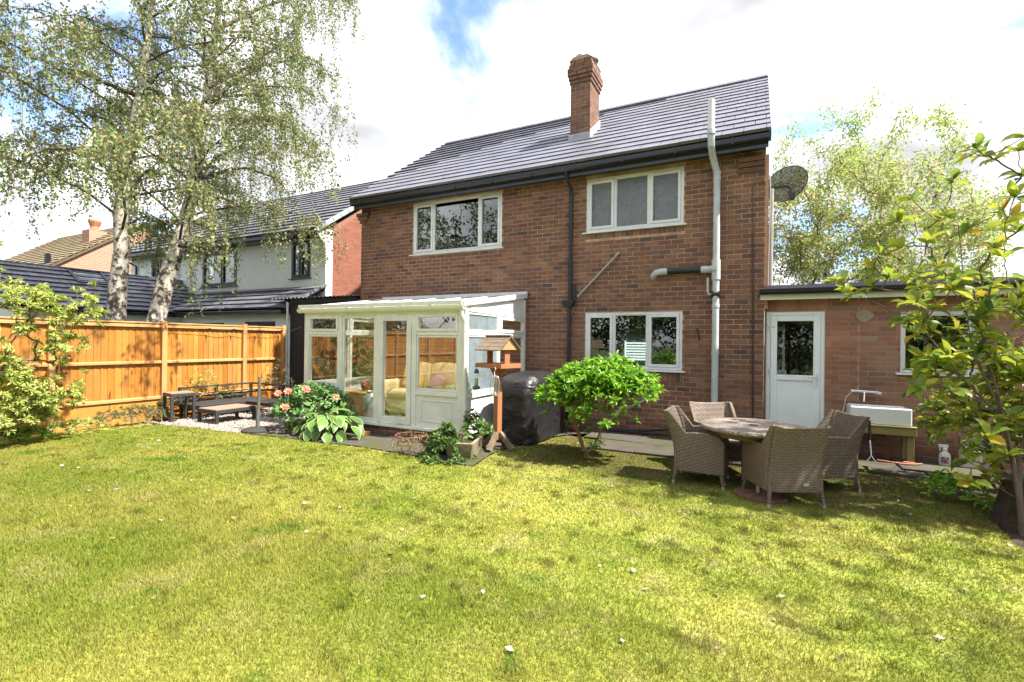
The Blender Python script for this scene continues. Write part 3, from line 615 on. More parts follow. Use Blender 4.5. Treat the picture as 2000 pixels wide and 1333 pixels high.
# tan barge strip and cables on the corner
MB().box(HX1-.005,HX1+.045,9.02,9.06,2.3,4.86).build('corner_strip', mat('tan strip', (.45,.25,.15), .7, .2, 6), house)
MB().tube([(HX1+.06,9.02,4.5),(HX1+.07,9.0,4.2),(HX1+.05,9.0,3.0),(HX1+.05,9.0,2.6)],.011,6).tube([(HX1+.09,9.1,4.3),(HX1+.09,9.1,2.5)],.03,8).build('corner_cable', mat('grey cable', (.35,.33,.32), .6), house)
# ------------------------------------------------------------------ single-storey extension
ext = thing('brick_extension', 'single storey red brown brick extension with white door and flat roof', 'extension', (2.5,9.1,0))
EY0 = 9.1; DO = (.145,.975,.10,2.25); EW = (1.93,2.82,1.31,2.22)
ew = holed(MB(), .125, 6.2, -.05, 2.52, [DO,EW], 'y', EY0+.012, EY0+.22).build('wall', EMORTAR, ext)
sold = [(.13,1.42-.43,2.255,2.47)]
rects = lay(.14,1.42,.0,2.47,[DO,EW],soldier=sold,BH=.0775)+lay(1.422,6.2,.0,2.47,[DO,EW],BH=.0775,phase=1)
NEWB = mat('smooth orange brick', None, .8, .2, 14, .2, 60, cols=[(.33,.155,.095),(.38,.18,.11),(.29,.125,.08),(.35,.19,.12)], rnd=.16, world=(1.5,.75,1.12))
isn = [r for r in rects if r[1] < 1.45 and r[2] < 2.2 and r[0] > .9 or r[3]-r[2] > .15]; old_ = [r for r in rects if r not in isn]
pieces('brick', BV, BF, brick_mats(isn,'y',EY0), NEWB, ew, 110); pieces('brick', BV, BF, brick_mats(old_,'y',EY0), EBRICK, ew, 190)
MB().box(6.0,6.2,EY0+.25,13,-.05,2.52).build('side_wall', BTEX, ext)
MB().prism([(8.84,2.60),(13.2,3.0),(13.2,3.06),(8.84,2.66)],'x',.12,6.4).build('roof', mat('grey felt roof', (.16,.165,.19), .5, .25, 3, .2, 20), ext)
MB().box(.05,6.3,8.89,8.915,2.43,2.56).build('fascia', CREAM, ext, bevel=.003)
MB().box(.05,6.3,8.915,EY0+.02,2.485,2.50).build('soffit', CREAM, ext)
gm = MB().prism([(8.90,2.60),(8.89,2.54),(8.85,2.51),(8.80,2.51),(8.765,2.54),(8.76,2.60)],'x',.03,6.3).build('gutter', BLACKP, ext, bevel=.006)
# cement patch
pc = PY(1688,617,EY0-.006); vs = [(pc.x+.115*math.cos(t)*(1+.1*math.sin(3*t+1)), EY0-.0065, pc.z+.095*math.sin(t)*(1+.12*math.cos(4*t))) for t in np.linspace(0,2*np.pi,22,endpoint=False)]
MB().add(vs,[tuple(range(22))]).add([(v[0],EY0+.01,v[2]) for v in vs],[tuple(range(22))]).build('cement_patch', mat('cement', (.33,.25,.20), .95, .15, 15, .4, 60), ext)
DOORW = mat('white door plastic', (.80,.85,.87), .35, .05, 4)
a,b,c,d = DO; yf = EY0+.03; fw = .06
dr = MB().box(a,a+fw,yf,yf+.07,c,d).box(b-fw,b,yf,yf+.07,c,d).box(a+fw,b-fw,yf,yf+.07,d-fw,d).box(a+fw,b-fw,yf,yf+.08,c,c+.04).build('door', DOORW, ext, bevel=.006)
a+=fw+.003; b-=fw+.003; c+=.045; d-=fw+.003; s=.095; zm=1.17
MB().box(a,a+s,yf-.012,yf+.05,c,d).box(b-s,b,yf-.012,yf+.05,c,d).box(a+s,b-s,yf-.012,yf+.05,d-s,d).box(a+s,b-s,yf-.012,yf+.05,c,c+.14).box(a+s,b-s,yf-.012,yf+.05,zm-.05,zm+.04).build('door_leaf', DOORW, dr, bevel=.008)
MB().box(a+s-.004,b-s+.004,yf+.012,yf+.03,c+.13,zm-.045).build('lower_panel', DOORW, dr)
MB().box(a+s-.004,b-s+.004,yf+.015,yf+.02,zm+.035,d-s+.004).build('pane', glass('door glass',(.9,.93,.92),1.6), dr)
MB().box(b-.055,b-.03,yf-.03,yf-.012,1.03,1.25).tube([(b-.043,yf-.02,1.19),(b-.043,yf-.06,1.19),(b-.17,yf-.06,1.19)],.009,10).build('handle', UPVC, dr, smooth=50)
for z_ in (.45,1.25,1.98): MB().tube([(a-.01,yf-.012,z_-.045),(a-.01,yf-.012,z_+.045)],.014,10).build('hinge', UPVC, dr, smooth=50)
MB().box(a-.015,a+.055,yf-.03,yf-.012,1.995,2.02).build('door_stay', UPVC, dr, bevel=.006)
# lobby seen through the door: open white inner window, brown plank door, shelf
MB().add([(.14,11.2,0),(1.6,11.2,0),(1.6,11.2,2.45),(.14,11.2,2.45)],[(0,1,2,3)]).add([(.14,9.35,0),(.14,11.2,0),(.14,11.2,2.45),(.14,9.35,2.45)],[(0,1,2,3)]).add([(1.6,9.35,0),(1.6,11.2,0),(1.6,11.2,2.45),(1.6,9.35,2.45)],[(0,1,2,3)]).add([(.14,9.35,.05),(1.6,9.35,.05),(1.6,11.2,.05),(.14,11.2,.05)],[(0,1,2,3)]).build('lobby_interior', mat('lobby wall', (.5,.40,.31), .9, .2, 3), ext)
ld = MB().box(.55,.62,10.6,10.66,.05,2.0).box(1.02,1.10,10.6,10.66,.05,2.0).box(.62,1.02,10.6,10.66,1.9,2.0).box(.62,1.02,10.63,10.66,.05,1.9).build('lobby_door', mat('brown painted door', (.16,.10,.06), .6, .3, 8), ext, bevel=.005)
MB().bar((.66,10.62,1.75),(1.0,10.62,1.25),.06,.02).build('brace', MATS['brown painted door'], ld)
MB().box(.26,.30,9.62,9.66,.9,2.02).box(.40,.44,9.62,9.66,.9,2.02).box(.30,.40,9.62,9.66,1.94,2.02).box(.24,.46,9.55,9.75,1.2,1.26).build('inner_frame', UPVC, ext, bevel=.004)
wx_ = window(ext, *EW, EY0+.02, [(EW[0],EW[1],False)], pane=GLASSD, sill=True)
MB().add([(1.7,10.8,.8),(3.2,10.8,.8),(3.2,10.8,2.4),(1.7,10.8,2.4)],[(0,1,2,3)]).build('room_interior', DARKROOM, ext)
# ------------------------------------------------------------------ conservatory
con = thing('conservatory', 'white framed lean-to conservatory with glazed doors on a low brick plinth', 'conservatory', (-6.15,7.8,0))
CX0, CX1, CY0 = -8.04, -4.25, 6.69; ZB, ZT, ZW = .21, 2.25, 2.66
FR = mat('conservatory frame', (.74,.76,.70), .33, .05, 3, world=(4,.84,1.03))
def fb(*bx, name='frame', m=FR, parent=None, bev=.006):
    q = MB()
    for t in bx: q.box(*t)
    return q.build(name, m, parent or con, bevel=bev)
pl = fb((CX0+.03,CX1-.03,CY0+.03,CY0+.14,-.03,ZB-.05),(CX1-.14,CX1-.03,CY0+.14,8.99,-.03,ZB-.05),(CX0+.03,CX0+.14,CY0+.14,8.99,-.03,ZB-.05), name='plinth', m=MORTAR, bev=0)
pieces('brick', BV, BF, np.concatenate([brick_mats(lay(CX0+.03,CX1-.03,-.02,ZB-.05),'y',CY0+.02), brick_mats(lay(CY0+.03,8.99,-.02,ZB-.05),'x',CX1-.02)]), BRICK, pl, 300)
fb((CX0-.03,CX1+.03,CY0-.05,CY0+.12,ZB-.05,ZB), name='sill'); fb((CX1-.1,CX1+.05,CY0+.12,8.99,ZB-.05,ZB), name='sill'); fb((CX0-.05,CX0+.1,CY0+.12,8.99,ZB-.05,ZB), name='sill')
MB().box(CX0+.1,CX1-.1,CY0+.12,8.98,-.03,.16).build('floor', mat('conservatory floor', (.42,.30,.21), .6, .2, 5), con)
# corner and intermediate posts, head rail
posts = [(CX0,-7.92),(-7.12,-7.02),(-6.185,-6.105),(-5.36,-5.26),(-4.40,CX1)]
for a,b in posts: fb((a,b,CY0,CY0+.09,ZB,ZT), name='post')
fb((CX0+.001,CX1-.001,CY0+.005,CY0+.085,ZT-.10,ZT+.0), name='head_rail')
def light_y(x0,x1,z0,z1,opening=True,m=CONG,wd=.045,y=CY0):
    s_ = MB().box(x0,x0+wd,y-.012 if opening else y+.012,y+.06,z0,z1).box(x1-wd,x1,y-.012 if opening else y+.012,y+.06,z0,z1).box(x0+wd,x1-wd,y-.012 if opening else y+.012,y+.06,z0,z0+wd).box(x0+wd,x1-wd,y-.012 if opening else y+.012,y+.06,z1-wd,z1).build('sash', FR, con, bevel=.006)
    MB().box(x0+wd-.004,x1-wd+.004,y+.028,y+.034,z0+wd-.004,z1-wd+.004).build('pane', m, s_)
def panel_y(x0,x1,z0,z1,y=CY0):
    p_ = MB().box(x0,x1,y+.02,y+.06,z0,z1).build('lower_panel', FR, con); m_ = .11
    q = MB(); a,b,c,d = x0+m_,x1-m_,z0+.10,z1-.08
    q.box(a,b,y+.008,y+.021,c,c+.02).box(a,b,y+.008,y+.021,d-.02,d).box(a,a+.02,y+.008,y+.021,c+.02,d-.02).box(b-.02,b,y+.008,y+.021,c+.02,d-.02).build('moulding', FR, p_, bevel=.004)
for a,b in ((-7.92,-7.12),(-5.26,-4.40)):
    light_y(a+.005,b-.005,1.86,ZT-.105,True); fb((a,b,CY0+.004,CY0+.085,1.79,1.86), name='transom')
    light_y(a+.005,b-.005,.85,1.785,False,wd=.03); fb((a,b,CY0-.012,CY0+.085,.765,.845), name='mid_rail')
    panel_y(a,b,ZB+.001,.764)
light_y(-7.015,-6.19,ZB+.02,ZT-.105,False,wd=.045); fb((-7.02,-6.185,CY0+.003,CY0+.086,ZB+.001,ZB+.02), name='threshold')
light_y(-6.10,-5.365,ZB+.02,ZT-.105,True,wd=.10)
# right-hand side (faces +X) and left-hand side
def light_x(y0,y1,z0,z1,opening,m,X,sg,wd=.04):
    xo = X+.012*sg if opening else X-.012*sg; xi = X-.06*sg; lo, hi = min(xo,xi), max(xo,xi)
    s_ = MB().box(lo,hi,y0,y0+wd,z0,z1).box(lo,hi,y1-wd,y1,z0,z1).box(lo,hi,y0+wd,y1-wd,z0,z0+wd).box(lo,hi,y0+wd,y1-wd,z1-wd,z1).build('sash', FR, con, bevel=.006)
    xm = X-.03*sg; MB().box(xm-.003,xm+.003,y0+wd-.004,y1-wd+.004,z0+wd-.004,z1-wd+.004).build('pane', m, s_)
for X, sg, gm1, gm2 in ((CX1,1,FROSTG,CONG),(CX0,-1,CONG,CONG)):
    lo, hi = (X-.09,X) if sg > 0 else (X,X+.09); ya, ym, yb = CY0+.09, 7.85, 8.93
    fb((lo,hi,ym-.035,ym+.035,ZB,2.26), name='post'); fb((lo,hi,yb,8.99,ZB,2.56), name='post')
    fb((lo+.002,hi-.002,ya,ym-.035,1.80,1.86),(lo+.002,hi-.002,ym+.035,yb,1.80,1.86), name='transom', bev=0)
    fb((lo-.002,hi+.010 if sg > 0 else hi,ya,ym-.035,.75,.83),(lo-.002,hi+.010 if sg > 0 else hi,ym+.035,yb,.75,.83), name='mid_rail', bev=0)
    # sloping top rail: drops gently towards the wall, triangular infill and bargeboard rise to it
    MB().prism([(ya,2.20),(ya,2.27),(yb,2.24),(yb,2.17)],'x',lo+.003,hi-.003).build('top_rail', FR, con)
    light_x(ya+.004,ym-.039,1.865,2.18,False,gm1,X,sg,.03); light_x(ym+.039,yb-.004,1.865,2.165,True,gm2,X,sg,.06)
    light_x(ya+.004,ym-.039,.835,1.795,False,gm1,X,sg,.025); light_x(ym+.039,yb-.004,.835,1.795,False,gm2,X,sg,.025)
    for p,q in ((ya,ym-.035),(ym+.035,yb)): MB().box(lo+.025,hi-.02 if sg > 0 else hi-.025,p,q,ZB,.748).build('lower_panel', UPVC, con)
    MB().prism([(CY0+.12,2.27),(yb,2.245),(yb,2.585),(CY0+.12,2.29)],'x',lo+.03,hi-.02).build('gable_infill', UPVC, con)
    xb = (X-.02,X+.035) if sg > 0 else (X-.035,X+.02)
    MB().prism([(CY0-.1,2.27),(8.99,2.60),(8.99,2.70),(CY0-.1,2.345)],'x',*xb).build('end_bar', UPVC, con, bevel=.006)
# roof sheets with glazing bars, gutter and eave beam
POLY = glass('polycarbonate sheet', (.95,.97,.97), 1.3, .1, .5, frostcol=(.85,.88,.88))
nb = 6; xs_ = np.linspace(CX0,CX1,nb+1)
for i in range(nb): MB().prism([(CY0-.12,2.30),(8.985,2.645),(8.985,2.66),(CY0-.12,2.315)],'x',xs_[i]+.022,xs_[i+1]-.022).build('roof_sheet', POLY, con)
for i in range(1,nb): MB().prism([(CY0-.13,2.28),(8.985,2.625),(8.985,2.685),(CY0-.13,2.335)],'x',xs_[i]-.022,xs_[i]+.022).build('glazing_bar', FR, con, bevel=.005)
MB().box(CX0-.02,CX1+.0,CY0-.14,CY0-.122,2.30,2.365).build('eave_strip', FR, con, bevel=.003)
MB().box(CX0-.03,CX1+.03,8.955,8.995,2.66,2.735).build('wall_flashing', UPVC, con, bevel=.003)
MB().prism([(CY0-.01,2.325),(CY0-.01,2.23),(CY0-.05,2.215),(CY0-.10,2.215),(CY0-.125,2.245),(CY0-.135,2.29),(CY0-.12,2.29),(CY0-.11,2.25),(CY0-.03,2.235),(CY0-.022,2.325)],'x',CX0-.07,CX1+.02).build('gutter', CREAM, con, bevel=.003)
MB().tube([(CX1-.03,CY0-.07,2.22),(CX1-.03,CY0-.07,2.13),(CX1+.02,CY0-.045,2.03),(CX1+.02,CY0-.045,1.9),(CX1+.02,CY0-.045,.22)],.034,12).tube([(CX1+.02,CY0-.045,1.16),(CX1+.02,CY0-.045,1.22)],.04,12).tube([(CX1+.02,CY0-.045,1.86),(CX1+.02,CY0-.045,1.95)],.04,12).build('downpipe', CREAM, con, smooth=50)
# inside the conservatory
SOFA = mat('olive beige upholstery', (.62,.54,.30), .95, .2, 9, .4, 120)
def cushion(name, c, s, m, parent, rot=(0,0,0), puff=.25):
    import bmesh
    bm = bmesh.new(); bmesh.ops.create_cube(bm, size=1); bmesh.ops.subdivide_edges(bm, edges=bm.edges[:], cuts=5, use_grid_fill=True)
    for v in bm.verts:
        x,y,z = v.co*2; k = (1-puff)+puff*(1-.5*(x*x+z*z)*.8); v.co = Vector((x/2*(1-.10*(z*z)),y/2*(k+.15*(1-x*x)*(1-z*z)),z/2*(1-.10*(x*x))))
    me = bpy.data.meshes.new(name); bm.to_mesh(me); bm.free(); me.polygons.foreach_set('use_smooth',[True]*len(me.polygons)); me.materials.append(m)
    o = bpy.data.objects.new(name, me); link(o, parent); o.location = Vector(c)-org(parent); o.rotation_euler = rot; o.scale = s
    sb = o.modifiers.new('s','SUBSURF'); sb.levels = 1; sb.render_levels = 1
    return o
SX = -6.15
sofa = thing('sofa', 'olive beige two seat sofa standing inside the conservatory', 'sofa', (SX,8.2,.16))
cushion('base',(SX,8.15,.36),(1.7,.85,.34),SOFA,sofa,puff=.05)
for dx in (-.36,.36): cushion('seat_cushion',(SX+dx,8.02,.60),(.70,.62,.20),SOFA,sofa,puff=.1); cushion('back_cushion',(SX+dx,8.42,.95),(.72,.26,.58),SOFA,sofa,(-.15,0,0))
for dx in (-.92,.92): cushion('arm',(SX+dx,8.12,.55),(.24,.85,.62),SOFA,sofa,puff=.1)
top_c = mat('mustard cushion', (.42,.34,.10), .9, .2, 9); 
def loose(lab, c, s, rot, m):
    o = cushion('scatter_cushion', c, s, m, None, rot); tag(o, lab, 'cushion')
loose('mustard scatter cushion leaning on the conservatory sofa', (SX-.3,8.12,.86),(.42,.16,.34),(-.5,.1,.2),top_c)
loose('pink flowered scatter cushion on the conservatory sofa', (SX+.3,8.12,.86),(.34,.14,.3),(-.4,.2,-.3),mat('pink cushion', (.42,.28,.30), .9, .5, 25))
chest = thing('wooden_chest', 'pale wooden chest behind the glass of the conservatory door', 'chest', (-7.45,7.6,.16))
WOODP = mat('pine chest', (.58,.34,.15), .6, .25, 5, .1, 30, stretch=(1,1,8))
MB().box(-7.85,-7.1,7.35,7.85,.16,.60).build('body', WOODP, chest, bevel=.01); MB().box(-7.88,-7.07,7.32,7.88,.60,.64).build('lid', WOODP, chest, bevel=.01)
MB().box(-7.87,-7.08,7.33,7.36,.165,.22).build('plinth', WOODP, chest, bevel=.006)
vs_ = thing('metal_churn', 'dented grey metal churn standing beside the wooden chest', 'churn', (-6.9,7.35,.16))
MB().lathe([(.13,.16),(.14,.2),(.14,.52),(.10,.60),(.08,.64),(.10,.68),(.095,.68),(.07,.63)],(-6.9,7.35,0),22).build('body', MATS['dull steel'], vs_, smooth=40)
top(MB().lathe([(.11,.65),(.15,.72),(.16,.83),(.15,.83),(.14,.74),(.0,.7)],(-7.2,7.6,0),20).build('brown_basket', mat('brown basket', (.17,.075,.04), .8, .4, 20), None, smooth=40), 'brown basket resting on the wooden chest', 'basket')
# ------------------------------------------------------------------ black shed in the side passage
shed = thing('black_shed', 'black boarded side shed with corrugated roof between the houses', 'shed', (-10.1,9.0,0))
BB = mat('black stained boards', (.012,.012,.014), .75, .5, 3, .3, 30, stretch=(1,1,.15))
x = -11.3
while x < -8.88: MB().box(x+.003,min(x+.14,-8.86)-.003,8.93+rng.uniform(0,.006),8.96,-.03,2.68).build('board', BB, shed); x += .14
MB().box(-11.3,-8.86,8.965,9.0,-.03,2.66).build('frame', BB, shed)
mb = MB(); n_ = 120; xs_ = np.linspace(-11.95,-8.84,n_); zc = .014*np.cos((xs_+11.95)*2*np.pi/.15)
vs = [(x,y,2.80+dz+z) for (y,dz) in ((8.82,0),(10.2,.06)) for x,z in zip(xs_,zc)]; fs = [(i,i+1,i+1+n_,i+n_) for i in range(n_-1)]
mb.add(vs,fs); mb.add([(v[0],v[1],v[2]-.006) for v in vs],fs); mb.build('corrugated_roof', mat('grey corrugated sheet', (.16,.165,.18), .5, .3, 5), shed, smooth=True)
MB().box(-11.28,-8.88,8.9,8.928,2.66,2.765).build('roof_beam', BB, shed)
top(MB().box(-11.36,-11.32,8.86,8.9,-.02,2.7).build('white_post', UPVC, None), 'thin white plastic post at the end of the fence by the black shed', 'post')
# ------------------------------------------------------------------ neighbour's house
nh = thing('rendered_house', 'white rendered house with grey tiled roof and orange brick gable next door', 'house', (-17,12,0))
NX1, NX0, NY = -11.5, -22.4, 10.3; NE = 4.86
RENDER = mat('white render', (.80,.84,.83), .9, .06, 2, .15, 60)
NW = [(-12.98,-12.15,3.58,4.72),(-17.6,-15.7,3.5,4.7),(-20.9,-20.2,3.5,4.7)]
holed(MB(), NX0, NX1, -.05, 5.0, NW, 'y', NY, NY+.25).build('rendered_wall', RENDER, nh)
gw = MB().prism([(NY+.03,-.05),(18,-.05),(18,4.9),(14.1,7.72),(NY+.03,4.95)],'x',NX1-.25,NX1-.012).build('gable_wall', NMORTAR, nh)
rects = [r for r in lay(NY+.22,13.6,2.2,7.3,BH=.0765) if r[3] < 4.95+(r[0]-NY)*.72-.02]
pieces('brick', BV, BF, brick_mats(rects,'x',NX1), NBRICK, gw, 0)
MB().box(NX1-.02,NX1+.012,NY-.02,NY+.21,3.1,4.95).build('white_quoin', UPVC, nh)
MB().prism([(NY-.35,4.86),(NY+.01,4.45),(NY+.01,4.95),(NY-.33,4.98)],'x',NX1-.03,NX1+.02).build('eave_box', UPVC, nh)
nr = MB().prism([(NY-.38,4.88),(14.1,7.75),(18.4,4.88),(18.4,4.8),(14.1,7.65),(NY-.38,4.8)],'x',NX0-.2,NX1+.02).build('roof', MATS['roof felt'], nh)
pieces('roof_tile', TV, TF, tile_mats(NX0-.25,NX1+.05,(0,NY-.42,4.88),(0,14.1,7.77),(1,0,0)), TILE, nr, 0)
e0 = Vector((NX1+.06,NY-.42,4.9)); e1 = Vector((NX1+.06,14.1,7.8))
for k in range(14):
    a = e0+(e1-e0)*(k/14); b = e0+(e1-e0)*((k+.97)/14); MB().bar(a,b,.09,.13).build('verge_cap', mat('verge cap', (.30,.34,.38), .5, .1, 9), nr, bevel=.01)
MB().box(NX0-.2,NX1+.05,NY-.46,NY-.38,4.78,4.90).build('gutter', BLACKP, nh, bevel=.02)
MB().box(NX0-.2,NX1-.04,NY-.38,NY+.005,4.76,4.80).build('soffit', BLACKP, nh)
ANTH = mat('anthracite frame', (.03,.036,.042), .4, .1, 5)
for (a,b,c,d),sp in zip(NW,(.5,.6,.5)):
    m_ = a+(b-a)*sp; window(nh,a,b,c,d,NY-.02,[(a,m_,True),(m_,b,True)],frame=ANTH,pane=GLASSD,fw=.06,sill=True)
    MB().box(a-.2,b+.2,NY+.5,NY+.55,c-.3,d+.1).build('room_interior', mat('grey blind', (.2,.21,.22), .9), nh)
MB().tube([(-21.9,NY-.42,4.75),(-21.9,NY-.3,4.6),(-21.9,NY-.06,4.5),(-21.9,NY-.06,3.1)],.04,8).build('downpipe', BLACKP, nh)
# lean-to along the back and the wing towards the garden end
lt = MB().prism([(8.95,2.50),(NY+.01,3.26),(NY+.01,3.18),(8.95,2.42)],'x',-17.6,NX1-.02).build('lean_to_roof', MATS['roof felt'], nh)
pieces('roof_tile', TV, TF, tile_mats(-17.4,NX1-.02,(0,8.9,2.50),(0,NY,3.27),(1,0,0),gauge=.3), TILE, lt, 0)
e0 = Vector((NX1-.02,8.9,2.56)); e1 = Vector((NX1-.02,NY,3.33))
for k in range(5): a = e0+(e1-e0)*(k/5); b = e0+(e1-e0)*((k+.97)/5); MB().bar(a,b,.2,.07).build('verge_cap', TILE, lt, bevel=.015)
MB().box(-17.3,NX1-.03,8.82,8.90,2.40,2.50).build('gutter', BLACKP, nh, bevel=.02)
MB().box(-17.3,NX1-.03,8.9,9.18,2.40,2.43).build('soffit', BLACKP, nh)
LW = [(-13.6,-12.25,1.2,2.2),(-16.2,-14.6,1.2,2.17)]
holed(MB(), -17.3, NX1-.05, -.05, 2.42, LW, 'y', 9.2, 9.4).build('lower_wall', RENDER, nh)
for (a,b,c,d) in LW: window(nh,a,b,c,d,9.2,[(a,(a+b)/2,True),((a+b)/2,b,True)],frame=ANTH,pane=GLASSD,fw=.06,sill=False); MB().box(a-.1,b+.1,9.9,9.95,c-.2,d).build('room_interior', DARKROOM, nh)
wg = thing('tiled_wing', 'low white wing with grey tiled roof and skylight behind the birches', 'outbuilding', (-18.5,7,0))
WX, WZ, WXR, WZR = -16.75, 2.45, -18.9, 3.72
MB().box(-20.8,WX-.15,5.2,9.19,-.05,2.42).build('wall', RENDER, wg)
wr = MB().prism([(WX,WZ),(WXR,WZR),(-21.2,WZ),(-21.2,WZ-.08),(WXR,WZR-.1),(WX,WZ-.08)],'y',4.95,10.2).build('roof', MATS['roof felt'], wg)
pieces('roof_tile', TV, TF, tile_mats(4.9,10.2,(WX+.05,0,WZ),(WXR,0,WZR+.02),(0,1,0),gauge=.3), TILE, wr, 0)
y = 4.9
while y < 10: MB().bar((WXR,y,WZR+.06),(WXR,y+.44,WZR+.06),.2,.07).build('ridge_tile', TILE, wr, bevel=.02); y += .45
e0 = Vector((WX+.05,4.93,WZ+.05)); e1 = Vector((WXR,4.93,WZR+.06))
for k in range(6): a = e0+(e1-e0)*(k/6); b = e0+(e1-e0)*((k+.97)/6); MB().bar(a,b,.12,.08).build('verge_cap', TILE, wr, bevel=.015)
s0 = Vector((WX,0,WZ+.03)); sd = Vector((WXR-WX,0,WZR-WZ)); sn = Vector((WZR-WZ,0,WX-WXR)).normalized(); sn = sn if sn.z > 0 else -sn
ya_, yb_ = 6.95, 7.75; c0 = s0+sd*.60+sn*.07; c1 = s0+sd*.93+sn*.07
def Yp(p,y): return Vector((p.x,y,p.z))
sk = MB()
for y in (ya_,yb_): sk.bar(Yp(c0,y),Yp(c1,y),.08,.08)
for c_ in (c0,c1): sk.bar(Yp(c_,ya_),Yp(c_,yb_),.08,.08)
sk = sk.build('skylight', ANTH, wr); MB().add([Yp(c0,ya_),Yp(c0,yb_),Yp(c1,yb_),Yp(c1,ya_)],[(0,1,2,3)]).build('pane', mat('bright skylight pane', (.5,.55,.6), .05, .02, 3, spec=1), sk)
MB().box(WX+.03,WX+.12,4.95,8.9,WZ-.09,WZ+.0).build('gutter', BLACKP, wg, bevel=.02)
# distant brick house
dh = thing('distant_brick_house', 'pale brick house with mossy brown tiled roof beyond the tiled wing', 'house', (-30,12,0))
DX = -27.; ca = PX(98,519,DX); pk = PX(283,437,DX); by = 2*pk.y-ca.y
DBR = mat('pale distant brick', (.42,.245,.165), .9, .1, 3)
t_ = DBR.node_tree; bt_ = t_.nodes.new('ShaderNodeTexBrick'); bt_.inputs['Scale'].default_value = 1; bt_.inputs['Color1'].default_value = (.33,.17,.11,1); bt_.inputs['Color2'].default_value = (.38,.205,.135,1); bt_.inputs['Mortar'].default_value = (.42,.32,.25,1)
bt_.inputs['Brick Width'].default_value = .24; bt_.inputs['Row Height'].default_value = .085; bt_.inputs['Mortar Size'].default_value = .01
tc_ = t_.nodes.new('ShaderNodeTexCoord'); sp_ = t_.nodes.new('ShaderNodeSeparateXYZ'); cb_ = t_.nodes.new('ShaderNodeCombineXYZ'); t_.links.new(tc_.outputs['Object'], sp_.inputs[0]); t_.links.new(sp_.outputs[1], cb_.inputs[0]); t_.links.new(sp_.outputs[2], cb_.inputs[1]); t_.links.new(cb_.outputs[0], bt_.inputs[0]); t_.links.new(bt_.outputs[0], t_.nodes['Principled BSDF'].inputs['Base Color'])
MB().prism([(ca.y+.15,-.05),(by,-.05),(by,ca.z),(pk.y,pk.z-.08),(ca.y+.15,ca.z)],'x',DX-8.4,DX).build('wall', DBR, dh)
dro = MB().prism([(ca.y-.35,ca.z-.24),(pk.y,pk.z+.02),(by+.4,ca.z-.25),(by+.4,ca.z-.35),(pk.y,pk.z-.1),(ca.y-.35,ca.z-.34)],'x',DX-8.6,DX+.1).build('roof', mat('brown tile base', (.12,.09,.06), .9), dh)
pieces('roof_tile', TV, TF, tile_mats(DX-8.6,DX+.12,(0,ca.y-.4,ca.z-.26),(0,pk.y,pk.z+.03),(1,0,0),gauge=.28,tw=.26,th=.05), mat('mossy brown tile', None, .9, .35, 5, cols=[(.19,.145,.085),(.235,.185,.105),(.165,.13,.08)], rnd=.15), dro, 0)
MB().box(DX-8.6,DX+.1,ca.y-.5,ca.y-.40,ca.z-.36,ca.z-.25).build('gutter', BLACKP, dh)
MB().box(DX-8.6,DX+.08,ca.y-.4,ca.y+.14,ca.z-.40,ca.z-.36).build('soffit', mat('green grey soffit', (.32,.36,.28), .8), dh)
MB().box(DX-.2,DX+.06,ca.y-.4,ca.y+.5,ca.z-.75,ca.z-.28).build('white_kneeler', UPVC, dh)
MB().tube([(DX-1.2,ca.y-.45,ca.z-.36),(DX-1.2,ca.y-.35,ca.z-.6),(DX-.5,ca.y+.08,ca.z-1.0),(DX-.5,ca.y+.08,ca.z-2)],.05,8).build('downpipe', BLACKP, dh)
q = PX(185,448,DX-1.6); MB().box(q.x-.35,q.x+.35,q.y-.35,q.y+.35,q.z-1.2,q.z-.1).build('chimney', DBR, dh); MB().lathe([(.22,0),(.18,.2),(.26,.42),(.26,.5),(.2,.5)],(q.x,q.y,q.z-.1),14).build('chimney_pot', mat('terracotta pot', (.42,.17,.09), .8), dh)
q = PX(93,512,DX-.3); MB().tube([(q.x,q.y,q.z-.5),(q.x,q.y,q.z+.35)],.11,10).build('flue', BLACKP, dh)
q = PX(162,542,DX); window_y = MB().box(DX-.02,DX+.03,q.y-.6,q.y+.55,q.z-.35,q.z+.25).build('window', UPVC, dh); MB().box(DX+.031,DX+.035,q.y-.48,q.y+.43,q.z-.24,q.z+.14).build('pane', mat('grey pane', (.25,.28,.3), .2), window_y)
